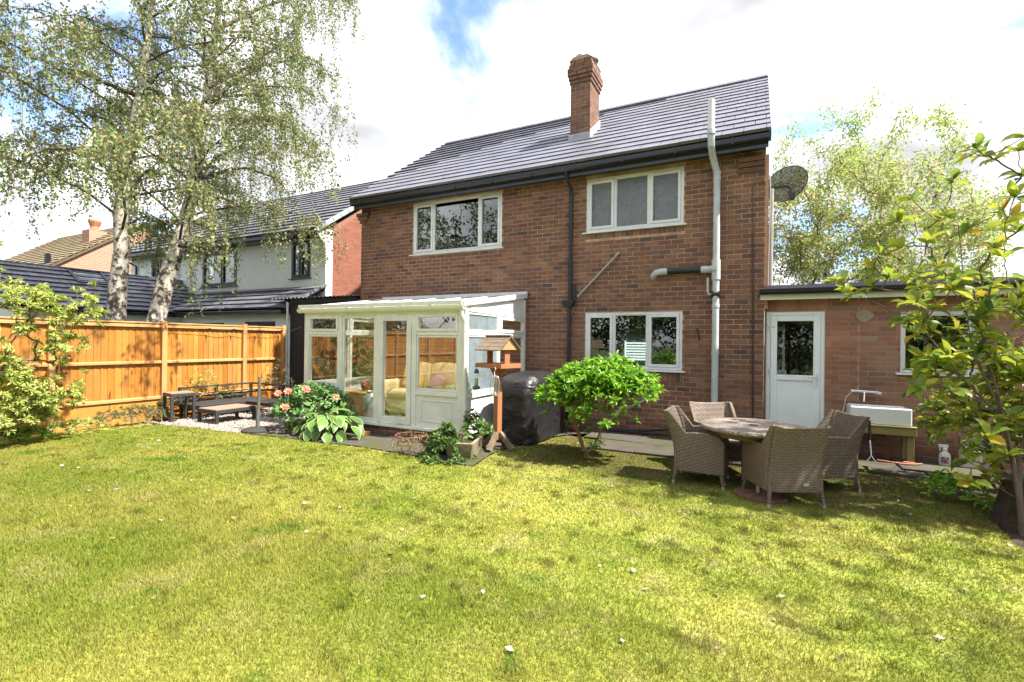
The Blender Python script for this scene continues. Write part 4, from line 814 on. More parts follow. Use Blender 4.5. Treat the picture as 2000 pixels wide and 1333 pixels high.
# ------------------------------------------------------------------ timber fence
FX = -11.2
FW = mat('new orange fence timber', None, .65, .22, 3.5, .25, 40, cols=[(.40,.165,.022),(.47,.21,.04),(.34,.125,.015),(.43,.175,.025),(.45,.22,.055)], rnd=.2, world=(1.2,.78,1.15), stretch=(1,1,.12), var2=((.13,.045,.01), 6, .66, .04), bdist=.004)
FR_W = mat('pale fence rail', None, .65, .15, 4, .2, 40, cols=[(.46,.25,.09),(.50,.28,.11)], rnd=.08, stretch=(1,.15,1))
def knots(m):
    t = m.node_tree; n = t.nodes; l = t.links; b = n['Principled BSDF']; old = b.inputs['Base Color'].links[0].from_socket; co = n.new('ShaderNodeTexCoord'); oi = n.new('ShaderNodeObjectInfo')
    v = n.new('ShaderNodeTexVoronoi'); v.inputs['Scale'].default_value = 5.2; ad = n.new('ShaderNodeVectorMath'); ad.operation = 'ADD'; l.new(co.outputs['Object'], ad.inputs[0]); l.new(oi.outputs['Random'], ad.inputs[1])
    mp = n.new('ShaderNodeMapping'); mp.inputs['Scale'].default_value = (1,1,.6); l.new(ad.outputs[0], mp.inputs[0]); l.new(mp.outputs[0], v.inputs['Vector'])
    r = n.new('ShaderNodeMapRange'); r.inputs[1].default_value = .04; r.inputs[2].default_value = .12; r.inputs[3].default_value = .85; r.inputs[4].default_value = 0; l.new(v.outputs['Distance'], r.inputs[0])
    mx_ = n.new('ShaderNodeMix'); mx_.data_type = 'RGBA'; l.new(r.outputs[0], mx_.inputs[0]); l.new(old, mx_.inputs[6]); mx_.inputs[7].default_value = (.10,.032,.008,1); l.new(mx_.outputs[2], b.inputs['Base Color'])
knots(FW)
fence = thing('timber_fence', 'orange brown close boarded timber fence with rails and posts', 'fence', (FX,4,0))
py = [PX(u,660,FX).y for u in (100,320,477,553)]
fp = [py[0]-1.83*k for k in (7,6,5,4,3,2,1)]+py
zt = PX(200,626,FX).z; zm = PX(170,711,FX).z; zb = PX(200,786,FX).z
for y in fp: MB().box(FX-.05,FX+.05,y-.05,y+.05,-.05,zt+.035).build('post', FR_W, fence, bevel=.008)
for y0,y1 in zip(fp,fp[1:]):
    a,b = y0+.05,y1-.05
    MB().box(FX-.045,FX+.035,a,b,zt-.03,zt).build('cap_rail', FR_W, fence, bevel=.004)
    for z_,h_ in ((zt-.072,.07),(zm,.06),(zb,.065)): MB().prism([(FX-.015,z_-h_/2),(FX+.03,z_-h_/2),(FX+.03,z_+h_/4),(FX-.015,z_+h_/2)],'y',a+.001,b-.001).build('rail', FR_W, fence, bevel=.003)
    MB().box(FX-.03,FX-.002,a,b,-.04,zb-.036).build('gravel_board', FW, fence, bevel=.004)
    n_ = max(3,int(round((b-a)/.112))); wd = (b-a)/n_
    for k in range(n_):
        y = a+k*wd; MB().prism([(y,FX-.024),(y+wd+.012 if k < n_-1 else y+wd,FX-.030),(y+wd+.012 if k < n_-1 else y+wd,FX-.036),(y,FX-.040)],'z',zb-.03,zt-.031).build('board', FW, fence) if 0 else \
        MB().add([(FX-.018-.008*(0),y+.001,zb-.03),(FX-.030,y+wd,zb-.03),(FX-.040,y+wd,zb-.03),(FX-.040,y+.001,zb-.03),(FX-.018,y+.001,zt-.031),(FX-.030,y+wd,zt-.031),(FX-.040,y+wd,zt-.031),(FX-.040,y+.001,zt-.031)],[(0,1,2,3),(4,7,6,5),(0,4,5,1),(1,5,6,2),(2,6,7,3),(3,7,4,0)]).build('board', FW, fence)
# festoon bulbs
BULB = glass('bulb glass',(.95,.97,.97),1.9)
bp = [PX(u,v,FX+.09) for u,v in ((409,648),(457,649),(504,651),(550,650))]
wire = []
for i,p in enumerate(bp):
    b_ = thing('festoon_bulb', 'clear glass bulb hanging from the wire along the fence top', 'light bulb', p, group='festoon bulbs on the fence')
    MB().tube([p+Vector((0,0,.07)),p+Vector((0,0,.02))],.018,10).build('socket', BLACKP, b_)
    MB().lathe([(.012,.02),(.024,.0),(.034,-.03),(.03,-.055),(.012,-.07),(.0,-.072)],p,12).build('globe', BULB, b_, smooth=True)
    wire.append(p+Vector((0,0,.075)))
    if i < 3: q = bp[i+1]; wire += [p+(q-p)*t+Vector((0,0,.075-.05*math.sin(math.pi*t))) for t in (.25,.5,.75)]
wire = [PX(330,640,FX+.09)+Vector((0,0,.05))]+wire+[Vector((-9.6,7.6,1.88)),Vector((-8.1,6.66,1.95))]
top(MB().tube(wire,.005,5).build('festoon_wire', BLACKP, None), 'thin black festoon wire strung along the fence to the conservatory', 'wire')
# ------------------------------------------------------------------ seating corner
DM = mat('charcoal metal', (.035,.037,.042), .5, .2, 9)
PLK = mat('brown slatted top', (.30,.19,.135), .6, .2, 8, stretch=(1,6,1))
cs = thing('corner_sofa_frame', 'charcoal metal corner sofa frame without cushions on the gravel', 'sofa frame', (-10.2,6.9,0))
A = (-10.95,-10.2,5.95,7.6); Bx = (-10.2,-8.75,6.95,7.6)
for x0,x1,y0,y1 in (A,Bx):
    MB().box(x0,x1,y0,y0+.05,.22,.30).box(x0,x1,y1-.05,y1,.22,.30).box(x0,x0+.05,y0+.05,y1-.05,.22,.30).box(x1-.05,x1-.001,y0+.05,y1-.05,.22,.30).build('seat_frame', DM, cs, bevel=.006)
for k in range(8): MB().box(A[0]+.05+k*.082,A[0]+.11+k*.082,A[2]+.05,A[3]-.05,.27,.295).build('seat_slat', DM, cs)
for k in range(6): MB().box(Bx[0],Bx[1]-.05,Bx[2]+.05+k*.09,Bx[2]+.115+k*.09,.27,.295).build('seat_slat', DM, cs)
for x,y in ((-10.92,5.98),(-10.23,5.98),(-10.92,7.57),(-8.78,6.98),(-8.78,7.57),(-10.23,6.98)): MB().box(x-.025,x+.025,y-.025,y+.025,0,.22).build('leg', DM, cs, bevel=.004)
MB().bar((-10.97,5.95,.62),(-10.97,7.6,.62),.05,.035).bar((-10.97,7.62,.62),(-8.75,7.62,.62),.05,.035).build('back_rail', DM, cs)
MB().bar((-10.96,5.97,.47),(-10.96,7.6,.47),.03,.025).bar((-10.95,7.62,.47),(-8.77,7.62,.47),.03,.025).bar((-10.96,5.97,.37),(-10.96,7.6,.37),.03,.025).build('back_slat', DM, cs)
for a,b in (((-10.95,5.97,.25),(-10.98,5.97,.64)),((-10.95,6.75,.25),(-10.98,6.75,.62)),((-10.95,7.58,.25),(-10.98,7.60,.62)),((-9.85,7.58,.25),(-9.85,7.63,.62)),((-8.8,7.58,.25),(-8.8,7.63,.62))): MB().bar(a,b,.05,.05).build('back_post', DM, cs)
def low_table(name,label,x0,x1,y0,y1,h,rz,u=False):
    c = Vector(((x0+x1)/2,(y0+y1)/2,0)); t = thing(name,label,'table',c,rz); a,b = (x1-x0)/2,(y1-y0)/2
    MB().box(-a,a,-b,-b+.05,h-.07,h-.005).box(-a,a,b-.05,b,h-.07,h-.005).box(-a,-a+.05,-b+.05,b-.05,h-.07,h-.005).box(a-.05,a,-b+.05,b-.05,h-.07,h-.005).build('frame',DM,t,bevel=.005,local=True)
    n_ = max(3,int(2*a/.1))
    for k in range(n_): MB().box(-a+.012+k*(2*a-.024)/n_,-a+.012+(k+.94)*(2*a-.024)/n_,-b+.012,b-.012,h-.006,h+.006).build('slat',PLK,t,local=True)
    for sx_ in (-1,1):
        for sy in (-1,1): MB().box(sx_*a-.055*(sx_>0),sx_*a+.055*(sx_<0),sy*b-.055*(sy>0),sy*b+.055*(sy<0),.0,h-.07).build('leg',DM,t,bevel=.004,local=True)
    if u: MB().box(-a,a,-b+.055,-b+.10,.0,.05).build('foot_bar',DM,t,local=True)
low_table('coffee_table','low charcoal metal coffee table with brown slatted top on gravel',-9.98,-9.36,5.76,6.6,.29,0)
low_table('side_table','tall charcoal side table with brown slatted top beside the sofa frame',-10.75,-10.32,5.5,5.95,.58,-.15,True)
q = G(503,842,.012); pb = thing('parasol_stand','dark round parasol base with an empty upright tube on the concrete','parasol base',q)
MB().lathe([(.27,.0),(.27,.03),(.22,.05),(.05,.075),(.0,.075)],q,28).build('base_disc', mat('weathered black base', (.03,.03,.03), .7, .4, 12, .3, 50), pb, smooth=40)
MB().tube([q+Vector((0,0,.06)),q+Vector((.02,.02,.99))],.026,12).tube([q+Vector((0,0,.05)),q+Vector((.003,.003,.38))],.034,12).build('tube', mat('grey green tube', (.10,.115,.11), .5, .3, 9), pb, smooth=40)
SLP = mat('old sleeper timber', (.20,.14,.085), .85, .35, 4, .5, 40, stretch=(1,.2,1))
a = G(268,815); top(MB().box(a.x-.08,a.x+.06,a.y,a.y+.85,-.04,.19).build('sleeper', SLP, None, bevel=.012), 'weathered timber sleeper edging the bed beside the gravel', 'timber edging')
top(MB().box(a.x-.9,a.x-.09,a.y+.86,a.y+.98,-.04,.19).build('sleeper', SLP, None, bevel=.012), 'weathered timber sleeper lying behind the side table towards the fence', 'timber edging')
q = PX(541,752,-8.95); top(MB().tube([(q.x,q.y,.0),(q.x,q.y,q.z+.05)],.006,6).tube([(q.x-.1,q.y-.02,q.z+.07),(q.x,q.y,q.z+.05),(q.x+.1,q.y+.02,q.z+.06)],.006,6).build('garden_stake', mat('grey stake', (.3,.28,.27), .5), None), 'thin metal garden stake with a curled top behind the dahlia', 'stake')
# ------------------------------------------------------------------ dining set
WV, WH = wicker('brown wicker', False), wicker('brown wicker flat', True, (.27,.225,.19))
CAP = mat('silver foot cap', (.5,.5,.48), .4, .1, 5, metal=.6)
def chair(label, x, y, face, tilt=0):
    """tub dining chair, local +Y is the front"""
    t = thing('wicker_chair', label, 'chair', (x,y,0), face-math.pi/2, group='wicker dining chairs'); W_, Dp = .30, .29; z0 = .16
    # shell path: left front -> back -> right front
    path = []
    for k in range(8): path.append((-W_,Dp-k*(2*Dp-.10)/7))
    for k in range(1,5): an = math.pi+k*math.pi/10; path.append((-W_+.10+.10*math.cos(an),-Dp+.10+.10*math.sin(an)))
    for k in range(9): path.append((-W_+.10+k*(2*W_-.2)/8,-Dp))
    for k in range(1,5): an = 1.5*math.pi+k*math.pi/10; path.append((W_-.10+.10*math.cos(an),-Dp+.10+.10*math.sin(an)))
    for k in range(8): path.append((W_,-Dp+.10+k*(2*Dp-.10)/7))
    P_ = np.array(path); n = len(P_); s = np.linspace(-1,1,n)
    def topz(px_,py_):
        if py_ < -Dp+.08: return .86+.02*(abs(px_)/W_)**2
        f = (py_+Dp-.08)/(2*Dp-.08); return .60+.26*max(0,1-f/.20)**1.5+.045*math.sin(min(1,f)*math.pi)-(.05 if f > .93 else 0)
    def grid(idx, name):
        mb = MB(); lv = 9; tn = np.gradient(P_,axis=0); tn = tn/np.linalg.norm(tn,axis=1)[:,None]; no = np.stack([tn[:,1],-tn[:,0]],1)
        if (no[n//2]@np.array([0,-1])) < 0: no = -no
        V = []
        for side in (0,1):
            for i in idx:
                x_,y_ = P_[i]; tz = topz(x_,y_)
                for j in range(lv):
                    z = z0+(tz-z0)*j/(lv-1); q = max(0,z-.40); lean = .34*q*q+.16*q; flare = 1+.10*max(0,(z-.5))
                    wy_ = max(0,min(1,(-Dp+.30-y_)/.30)); th = .0 if side == 0 else .045
                    V.append((x_*(1+.04*(z-z0)*2*(1-wy_)+.12*wy_*max(0,z-.45))-no[i][0]*th, y_-lean*wy_-no[i][1]*th, z+(.012*math.sin(j) if 0 else 0)))
        m_ = len(idx); F_ = []
        for sd in (0,1):
            o_ = sd*m_*lv
            for i in range(m_-1):
                for j in range(lv-1): F_.append((o_+i*lv+j,o_+(i+1)*lv+j,o_+(i+1)*lv+j+1,o_+i*lv+j+1))
        h = m_*lv
        for i in range(m_-1): F_.append((i*lv+lv-1,(i+1)*lv+lv-1,h+(i+1)*lv+lv-1,h+i*lv+lv-1)); F_.append((i*lv,(i+1)*lv,h+(i+1)*lv,h+i*lv))
        for i in (0,m_-1):
            for j in range(lv-1): F_.append((i*lv+j,i*lv+j+1,h+i*lv+j+1,h+i*lv+j))
        mb.add(V,F_); return mb.build(name, WV, t, smooth=50, local=True, bevel=.012)
    grid(list(range(0,10)),'arm'); grid(list(range(9,n-9)),'backrest'); grid(list(range(n-10,n)),'arm')
    MB().box(-W_+.04,W_-.04,-Dp+.06,Dp-.02,.38,.43).build('seat', WH, t, local=True, bevel=.015)
    MB().box(-W_+.045,W_-.045,Dp-.045,Dp-.005,z0+.02,.40).build('front_apron', WV, t, local=True, bevel=.008)
    for sx_ in (-1,1):
        for sy in (-1,1):
            l_ = MB().tube([(sx_*(W_-.04),sy*(Dp-.04),.40),(sx_*(W_-.03),sy*(Dp-.035),.17),(sx_*(W_-.012),sy*(Dp-.01),.035)],[.024,.024,.016],10).build('leg', WV, t, smooth=50, local=True)
            MB().tube([(sx_*(W_-.012),sy*(Dp-.01),.036),(sx_*(W_-.01),sy*(Dp-.008),.0)],[.0165,.016],10).build('foot_cap', CAP, l_, local=True)
    return t
tcx, tcy = -.02, 6.42
chair('brown wicker tub chair side on between the round bush and the table', -.60,6.42, R(-2))
rf = chair('brown wicker tub chair with a small green tag low on its back', .26,6.08, R(117))
MB().box(.06,.12,-.297,-.291,.235,.262).build('tag', mat('green tag', (.30,.38,.16), .6), rf, local=True)
chair('brown wicker tub chair nearest the stone sink', .70,6.95, R(208))
chair('brown wicker tub chair tucked between the table and the soil pipe', -.42,7.1, R(-62))
tb = thing('round_table', 'round brown wicker dining table with a parasol hole', 'table', (tcx,tcy,0))
MB().lathe([(.022,.705),(.56,.705),(.592,.70),(.60,.72),(.592,.738),(.56,.742),(.045,.742)],(tcx,tcy,0),56).build('top', WH, tb, smooth=40)
MB().lathe([(.0,.738),(.05,.738),(.05,.748),(.03,.75),(.0,.745)],(tcx,tcy,0),20).build('parasol_cap', mat('dark cap', (.05,.04,.035), .5), tb, smooth=40)
MB().lathe([(.44,.62),(.46,.62),(.46,.705),(.44,.705)],(tcx,tcy,0),40).build('apron', WV, tb, smooth=40)
for k in range(4):
    an = R(20+90*k); c_,s_ = math.cos(an),math.sin(an); l_ = MB().tube([(tcx+.40*c_,tcy+.40*s_,.70),(tcx+.33*c_,tcy+.33*s_,.035)],[.028,.02],12).build('leg', WV, tb, smooth=40)
    MB().tube([(tcx+.33*c_,tcy+.33*s_,.036),(tcx+.33*c_,tcy+.33*s_,.0)],.0205,12).build('foot_cap', CAP, l_)
q = Vector((.05,6.1,0)); fbs = thing('parasol_weight', 'rusty flat parasol foot on the grass under the dining table', 'parasol base', q)
MB().lathe([(.27,.005),(.27,.03),(.05,.04),(.0,.04)],q,26).build('plate', mat('rusty plate', (.16,.085,.055), .8, .5, 10, .4, 40), fbs, smooth=40)
MB().tube([q+Vector((-.02,0,.03)),q+Vector((-.02,0,.17))],.02,10).build('socket', CAP, fbs, smooth=40)
# ------------------------------------------------------------------ sink on its bench
OAK = mat('mossy green timber', (.24,.205,.085), .85, .35, 5, .4, 30, stretch=(.3,1,1), var2=((.12,.13,.03), 4, .55, .1))
sb = thing('sink_bench', 'mossy green timber bench under the white sink', 'bench', (1.62,8.82,.05))
X0,X1,Y0,Y1,ZS = 1.22,2.02,8.60,9.03,.55
MB().box(X0,X1,Y0,Y0+.045,ZS-.12,ZS-.012).build('front_beam', OAK, sb, bevel=.006); MB().box(X0,X1,Y1-.045,Y1,ZS-.12,ZS-.012).build('back_beam', OAK, sb, bevel=.006)
for k in range(3): MB().box(X0-.01,X1+.01,Y0-.01+k*.15,Y0+.13+k*.15,ZS-.011,ZS+.012).build('plank', OAK, sb, bevel=.005)
for x in (X0+.05,X1-.10):
    for y in (Y0+.05,Y1-.12): MB().box(x,x+.085,y,y+.075,.045,ZS-.013).build('leg', OAK, sb, bevel=.006)
for x in (X0,X1-.04): MB().box(x+.001,x+.039,Y0+.046,Y1-.046,ZS-.12,ZS-.014).build('end_beam', OAK, sb)
CER = mat('white glazed ceramic', (.74,.77,.78), .15, .05, 3)
x0,x1,y0,y1,z0,z1 = 1.25,1.97,8.62,9.02,ZS+.014,ZS+.26; w_ = .035
top(MB().add([(x0,y0,z0),(x1,y0,z0),(x1,y1,z0),(x0,y1,z0),(x0,y0,z1),(x1,y0,z1),(x1,y1,z1),(x0,y1,z1),(x0+w_,y0+w_,z1),(x1-w_,y0+w_,z1),(x1-w_,y1-w_,z1),(x0+w_,y1-w_,z1),(x0+w_,y0+w_,z0+.04),(x1-w_,y0+w_,z0+.04),(x1-w_,y1-w_,z0+.04),(x0+w_,y1-w_,z0+.04)],
  [(0,3,2,1),(0,1,5,4),(1,2,6,5),(2,3,7,6),(3,0,4,7),(4,5,9,8),(5,6,10,9),(6,7,11,10),(7,4,8,11),(8,9,13,12),(9,10,14,13),(10,11,15,14),(11,8,12,15),(12,13,14,15)]).build('belfast_sink', CER, None, bevel=.018, seg=3), 'white ceramic belfast sink standing on the mossy bench', 'sink')
tp = thing('shower_mixer', 'chrome mixer tap fixed to the wall above the sink', 'tap', (1.5,9.05,.9)); CHR = mat('chrome', (.75,.77,.8), .12, .05, 5, metal=1)
MB().tube([(1.30,9.0,1.01),(1.62,9.0,1.0)],.022,12).tube([(1.62,9.0,1.0),(1.68,9.0,.985)],.028,12).tube([(1.36,9.0,1.01),(1.36,9.1,1.01)],.018,10).tube([(1.56,9.0,1.0),(1.56,9.1,1.0)],.018,10).build('body', CHR, tp, smooth=50)
MB().tube([(1.47,8.99,1.0),(1.47,8.97,.95),(1.46,8.93,.9),(1.455,8.91,.86)],.012,10).build('spout', CHR, tp, smooth=50)
MB().tube([(1.32,8.98,1.0),(1.24,8.99,.9),(1.21,9.0,.7),(1.18,8.9,.52),(1.15,8.75,.45),(1.14,8.70,.5),(1.17,8.72,.58),(1.2,8.8,.6)],.010,8).build('hose', MATS['dull steel'], tp, smooth=50)
q = Vector((1.48,8.50,.0)); tl_ = thing('long_handled_weeder', 'thin tool with black handle leaning against the sink bench', 'garden tool', q)
MB().tube([(1.47,8.585,.62),(1.475,8.57,.34)],.017,10).build('handle', BLACKP, tl_); MB().tube([(1.475,8.57,.36),(1.48,8.50,.13)],.009,8).tube([(1.48,8.5,.13),(1.40,8.47,.0)],.007,6).tube([(1.48,8.5,.13),(1.56,8.46,.0)],.007,6).build('shaft', MATS['dull steel'], tl_)
q = Vector((2.36,8.75,.05)); br = thing('spray_bottle', 'translucent white spray bottle with a dark pink label on the slab', 'bottle', q)
MB().lathe([(.06,0),(.066,.02),(.066,.13),(.055,.165),(.025,.19),(.022,.205)],q,18).build('body', mat('milky plastic', (.62,.66,.68), .4, .1, 9), br, smooth=40)
MB().lathe([(.028,.2),(.03,.225),(.02,.25)],q,14).box(q.x-.07,q.x+.035,q.y-.018,q.y+.018,q.z+.245,q.z+.285).box(q.x-.06,q.x-.045,q.y-.01,q.y+.01,q.z+.19,q.z+.246).build('trigger_head', mat('white cap', (.75,.77,.78), .4), br, bevel=.005)
lb = []
for k in range(7): an = R(-140+k*12); lb.append((q.x+.0675*math.cos(an),q.y+.0675*math.sin(an)))
MB().add([(x,y,q.z+z) for z in (.03,.12) for x,y in lb],[(k,k+1,k+8,k+7) for k in range(6)]).build('label', mat('pink black label', (.22,.05,.09), .5, .6, 40, var2=((.7,.6,.65), 45, .55, .02)), br)
q = Vector((2.62,8.72,.05)); top(MB().box(q.x-.11,q.x+.11,q.y-.06,q.y+.06,.05,.30).box(q.x-.08,q.x-.02,q.y-.03,q.y+.03,.30,.36).build('jerry_can', mat('cream plastic can', (.50,.49,.38), .5, .1, 9), None, bevel=.025, seg=3), 'cream plastic can beside the spray bottle', 'container')
q = Vector((2.78,8.9,.05)); top(MB().lathe([(.12,.05),(.13,.06),(.16,.42),(.15,.42),(.12,.1)],(q.x,q.y,0),20).build('plastic_tub', mat('grey white tub', (.50,.50,.48), .6, .15, 7), None, smooth=40), 'tall grey white tub against the wall behind the shrub', 'tub')
top(MB().tube([(1.55,8.5,.075),(1.8,8.42,.072),(1.95,8.46,.072),(2.05,8.5,.08),(1.98,8.56,.072),(1.85,8.52,.08)],.011,8).build('orange_hose', mat('faded orange hose', (.36,.12,.06), .6), None, smooth=50), 'faded orange hose lying under the sink bench', 'hose')
# ------------------------------------------------------------------ barbecue, bird table, trough, stand, loose brick
COVER = mat('black cover sheet', (.012,.012,.014), .42, .3, 5, .0)
def cover():
    t = bpy.data.meshes.new('bbq'); n_, m_ = 44, 18; V = []
    x0,x1,y0,y1 = -3.98,-3.22,7.12,8.7
    for j in range(m_+1):
        f = j/m_
        for i in range(n_):
            a = 2*math.pi*i/n_; cx_,sy = math.cos(a),math.sin(a); k = (abs(cx_)**5+abs(sy)**5)**(-1/5)
            if f < .72: z = .03+.97*(f/.72)*.92; sc_ = 1.03-.03*(f/.72)+.012*math.sin(a*7+2)*(1-f)+.02*math.sin(a*13+j*.6)*max(0,.5-f)
            else: g_ = (f-.72)/.28; z = .922+.26*math.sin(g_*math.pi/2); sc_ = max(0.02,(1-g_**2.6)*.97+.0)
            V.append(((x0+x1)/2+(x1-x0)/2*cx_*k*sc_+rng.normal(0,.003), (y0+y1)/2+(y1-y0)/2*sy*k*sc_+rng.normal(0,.003), z+rng.normal(0,.002)))
    F_ = [(j*n_+i,j*n_+(i+1)%n_,(j+1)*n_+(i+1)%n_,(j+1)*n_+i) for j in range(m_) for i in range(n_)]+[tuple(m_*n_+i for i in range(n_))]
    mb = MB(); mb.add(V,F_); o = mb.build('covered_barbecue', COVER, None, smooth=True)
    nt_ = COVER.node_tree; n = nt_.nodes; l = nt_.links; nz = n.new('ShaderNodeTexNoise'); nz.inputs['Scale'].default_value = 2.6; nz.inputs['Detail'].default_value = 3; nz.inputs['Distortion'].default_value = .9
    co = n.new('ShaderNodeTexCoord'); l.new(co.outputs['Object'], nz.inputs[0]); bn = n.new('ShaderNodeBump'); bn.inputs['Strength'].default_value = 1; bn.inputs['Distance'].default_value = .08; l.new(nz.outputs[0], bn.inputs['Height']); l.new(bn.outputs[0], n['Principled BSDF'].inputs['Normal'])
    top(o, 'barbecue under a creased black cover against the house wall', 'barbecue')
cover()
BT = mat('russet stained timber', (.33,.13,.055), .7, .25, 6, .2, 40, stretch=(1,1,.2)); BTW = mat('weathered grey timber', (.17,.125,.085), .85, .35, 8, .4, 40)
bx_,by_ = -3.62,6.66; an = R(-17); MBT = Matrix.Translation((bx_,by_,0))@Matrix.Rotation(an,4,'Z')
bt = thing('bird_table', 'russet timber bird table on a post with slatted pitched roof', 'bird table', (bx_,by_,0))
def BP(x,y,z): return MBT@Vector((x,y,z))
MB().box(-.05,.05,-.05,.05,.16,1.27,MBT).build('post', BT, bt, bevel=.008)
for k in range(4):
    c_,s_ = math.cos(k*math.pi/2+.3),math.sin(k*math.pi/2+.3); MB().bar(BP(.04*c_,.04*s_,.27),BP(.27*c_,.27*s_,.03),.075,.07).build('foot', BTW, bt, bevel=.005)
MB().box(-.27,.27,-.20,.20,1.30,1.33,MBT).build('platform', BT, bt); fr_ = MB()
fr_.box(-.29,.29,-.225,-.20,1.29,1.36,MBT).box(-.29,.29,.20,.225,1.29,1.36,MBT).box(-.29,-.265,-.2,.2,1.29,1.36,MBT).box(.265,.29,-.2,.2,1.29,1.36,MBT); fr_.build('tray_rim', BT, bt, bevel=.004)
MB().prism([(-.05,1.16),(-.16,1.30),(-.05,1.30)],'y',-.02,.02).build('bracket', BT, None) if 0 else None
for sg in (-1,1): MB().add([BP(x,y,z) for y in (-.02,.02) for x,z in ((sg*.051,1.13),(sg*.19,1.289),(sg*.051,1.289))],[(0,1,2),(3,5,4),(0,3,4,1),(1,4,5,2),(2,5,3,0)]).build('bracket', BT, bt)
for sx_ in (-.19,.19): MB().box(sx_-.012,sx_+.012,-.055,.055,1.331,1.60,MBT).build('upright', BT, bt)
for sx_ in (-.235,.235): MB().add([BP(x,y,z) for x in (sx_-.011,sx_+.011) for y,z in ((-.20,1.575),(.20,1.575),(0,1.765))],[(0,1,2),(3,5,4),(0,3,4,1),(1,4,5,2),(2,5,3,0)]).build('gable', mat('pale timber', (.42,.23,.11), .7, .2, 8), bt)
for sg in (-1,1):
    for k in range(4):
        y0_,z0_ = sg*(.245-k*.062),1.555+k*.055; y1_,z1_ = sg*(.245-(k+1)*.062-.02),1.555+(k+1)*.055+.012
        MB().add([BP(x,y,z+dz) for dz in (0,.016) for x,y,z in ((-.28,y0_,z0_),(.28,y0_,z0_),(.28,y1_,z1_),(-.28,y1_,z1_))],[(0,1,2,3),(4,7,6,5),(0,4,5,1),(1,5,6,2),(2,6,7,3),(3,7,4,0)]).build('roof_slat', BTW, bt)
p_ = BP(-.24,-.24,0); sfd = thing('seed_feeder', 'green tube seed feeder hanging from the bird table', 'bird feeder', (p_.x,p_.y,.95)); GRN = mat('green plastic', (.02,.07,.035), .4)
MB().lathe([(.0,1.275),(.02,1.265),(.038,1.23),(.038,1.20)],(p_.x,p_.y,0),14).build('cap', GRN, sfd, smooth=50); MB().lathe([(.032,1.20),(.032,1.0)],(p_.x,p_.y,0),14).build('tube', BULB, sfd, smooth=True)
MB().lathe([(.036,1.0),(.06,.985),(.06,.955),(.03,.94),(.0,.94)],(p_.x,p_.y,0),14).build('tray', GRN, sfd, smooth=50); MB().lathe([(.028,.99),(.028,1.12),(.0,1.12)],(p_.x,p_.y,0),12).build('seed', mat('bird seed', (.40,.34,.22), .9, .5, 60), sfd)
MB().tube([(p_.x,p_.y,1.27),(p_.x,p_.y,1.33)],.003,5).build('hook', BLACKP, sfd)
p_ = BP(.20,-.26,0); cf = thing('caged_feeder', 'wire cage feeder hanging beside the bird table post', 'bird feeder', (p_.x,p_.y,.9)); cgm = MATS['dull steel']
for k in range(10):
    t_ = k*math.pi/5; MB().tube([(p_.x+r_*math.cos(t_),p_.y+r_*math.sin(t_),z) for r_,z in ((.01,1.19),(.055,1.16),(.075,1.08),(.075,.95),(.05,.90))],.0035,5).build('cage_wire', cgm, cf)
MB().lathe([(.03,.9),(.03,1.17),(.0,1.18)],(p_.x,p_.y,0),12).build('tube', BULB, cf, smooth=True); MB().lathe([(.0,.88),(.05,.885),(.05,.905),(.0,.91)],(p_.x,p_.y,0),14).build('base', cgm, cf)
MB().tube([(p_.x,p_.y,1.17),(p_.x-.015,p_.y,1.24),(p_.x+.01,p_.y,1.28),(p_.x,p_.y,1.31)],.005,6).build('hook', UPVC, cf)
# stone trough
STN = mat('mossy stone', (.22,.175,.125), .95, .4, 7, .8, 30, bdist=.015, var2=((.10,.105,.035), 5, .55, .1))
tr_ = thing('stone_trough', 'weathered stone trough planter beside the bird table', 'planter', (-3.85,6.05,0)); an = R(107)
MT = Matrix.Translation((-3.83,6.05,0))@Matrix.Rotation(an,4,'Z'); a,b,h = .37,.21,.27; t1 = .80
V = [(sx_*a*t1,sy*b*t1,.0) for sx_,sy in ((-1,-1),(1,-1),(1,1),(-1,1))]+[(sx_*a,sy*b,h) for sx_,sy in ((-1,-1),(1,-1),(1,1),(-1,1))]+[(sx_*(a-.045),sy*(b-.045),h) for sx_,sy in ((-1,-1),(1,-1),(1,1),(-1,1))]+[(sx_*(a-.06),sy*(b-.06),.16) for sx_,sy in ((-1,-1),(1,-1),(1,1),(-1,1))]
MB().add([MT@Vector(v) for v in V],[(3,2,1,0)]+[(i,(i+1)%4,(i+1)%4+4,i+4) for i in range(4)]+[(i+4,(i+1)%4+4,(i+1)%4+8,i+8) for i in range(4)]+[(i+8,(i+1)%4+8,(i+1)%4+12,i+12) for i in range(4)]).build('basin', STN, tr_, bevel=.02, seg=3)
MB().add([MT@Vector((sx_*(a-.05),sy*(b-.05),.20)) for sx_,sy in ((-1,-1),(1,-1),(1,1),(-1,1))],[(0,1,2,3)]).build('soil', SOIL, tr_)
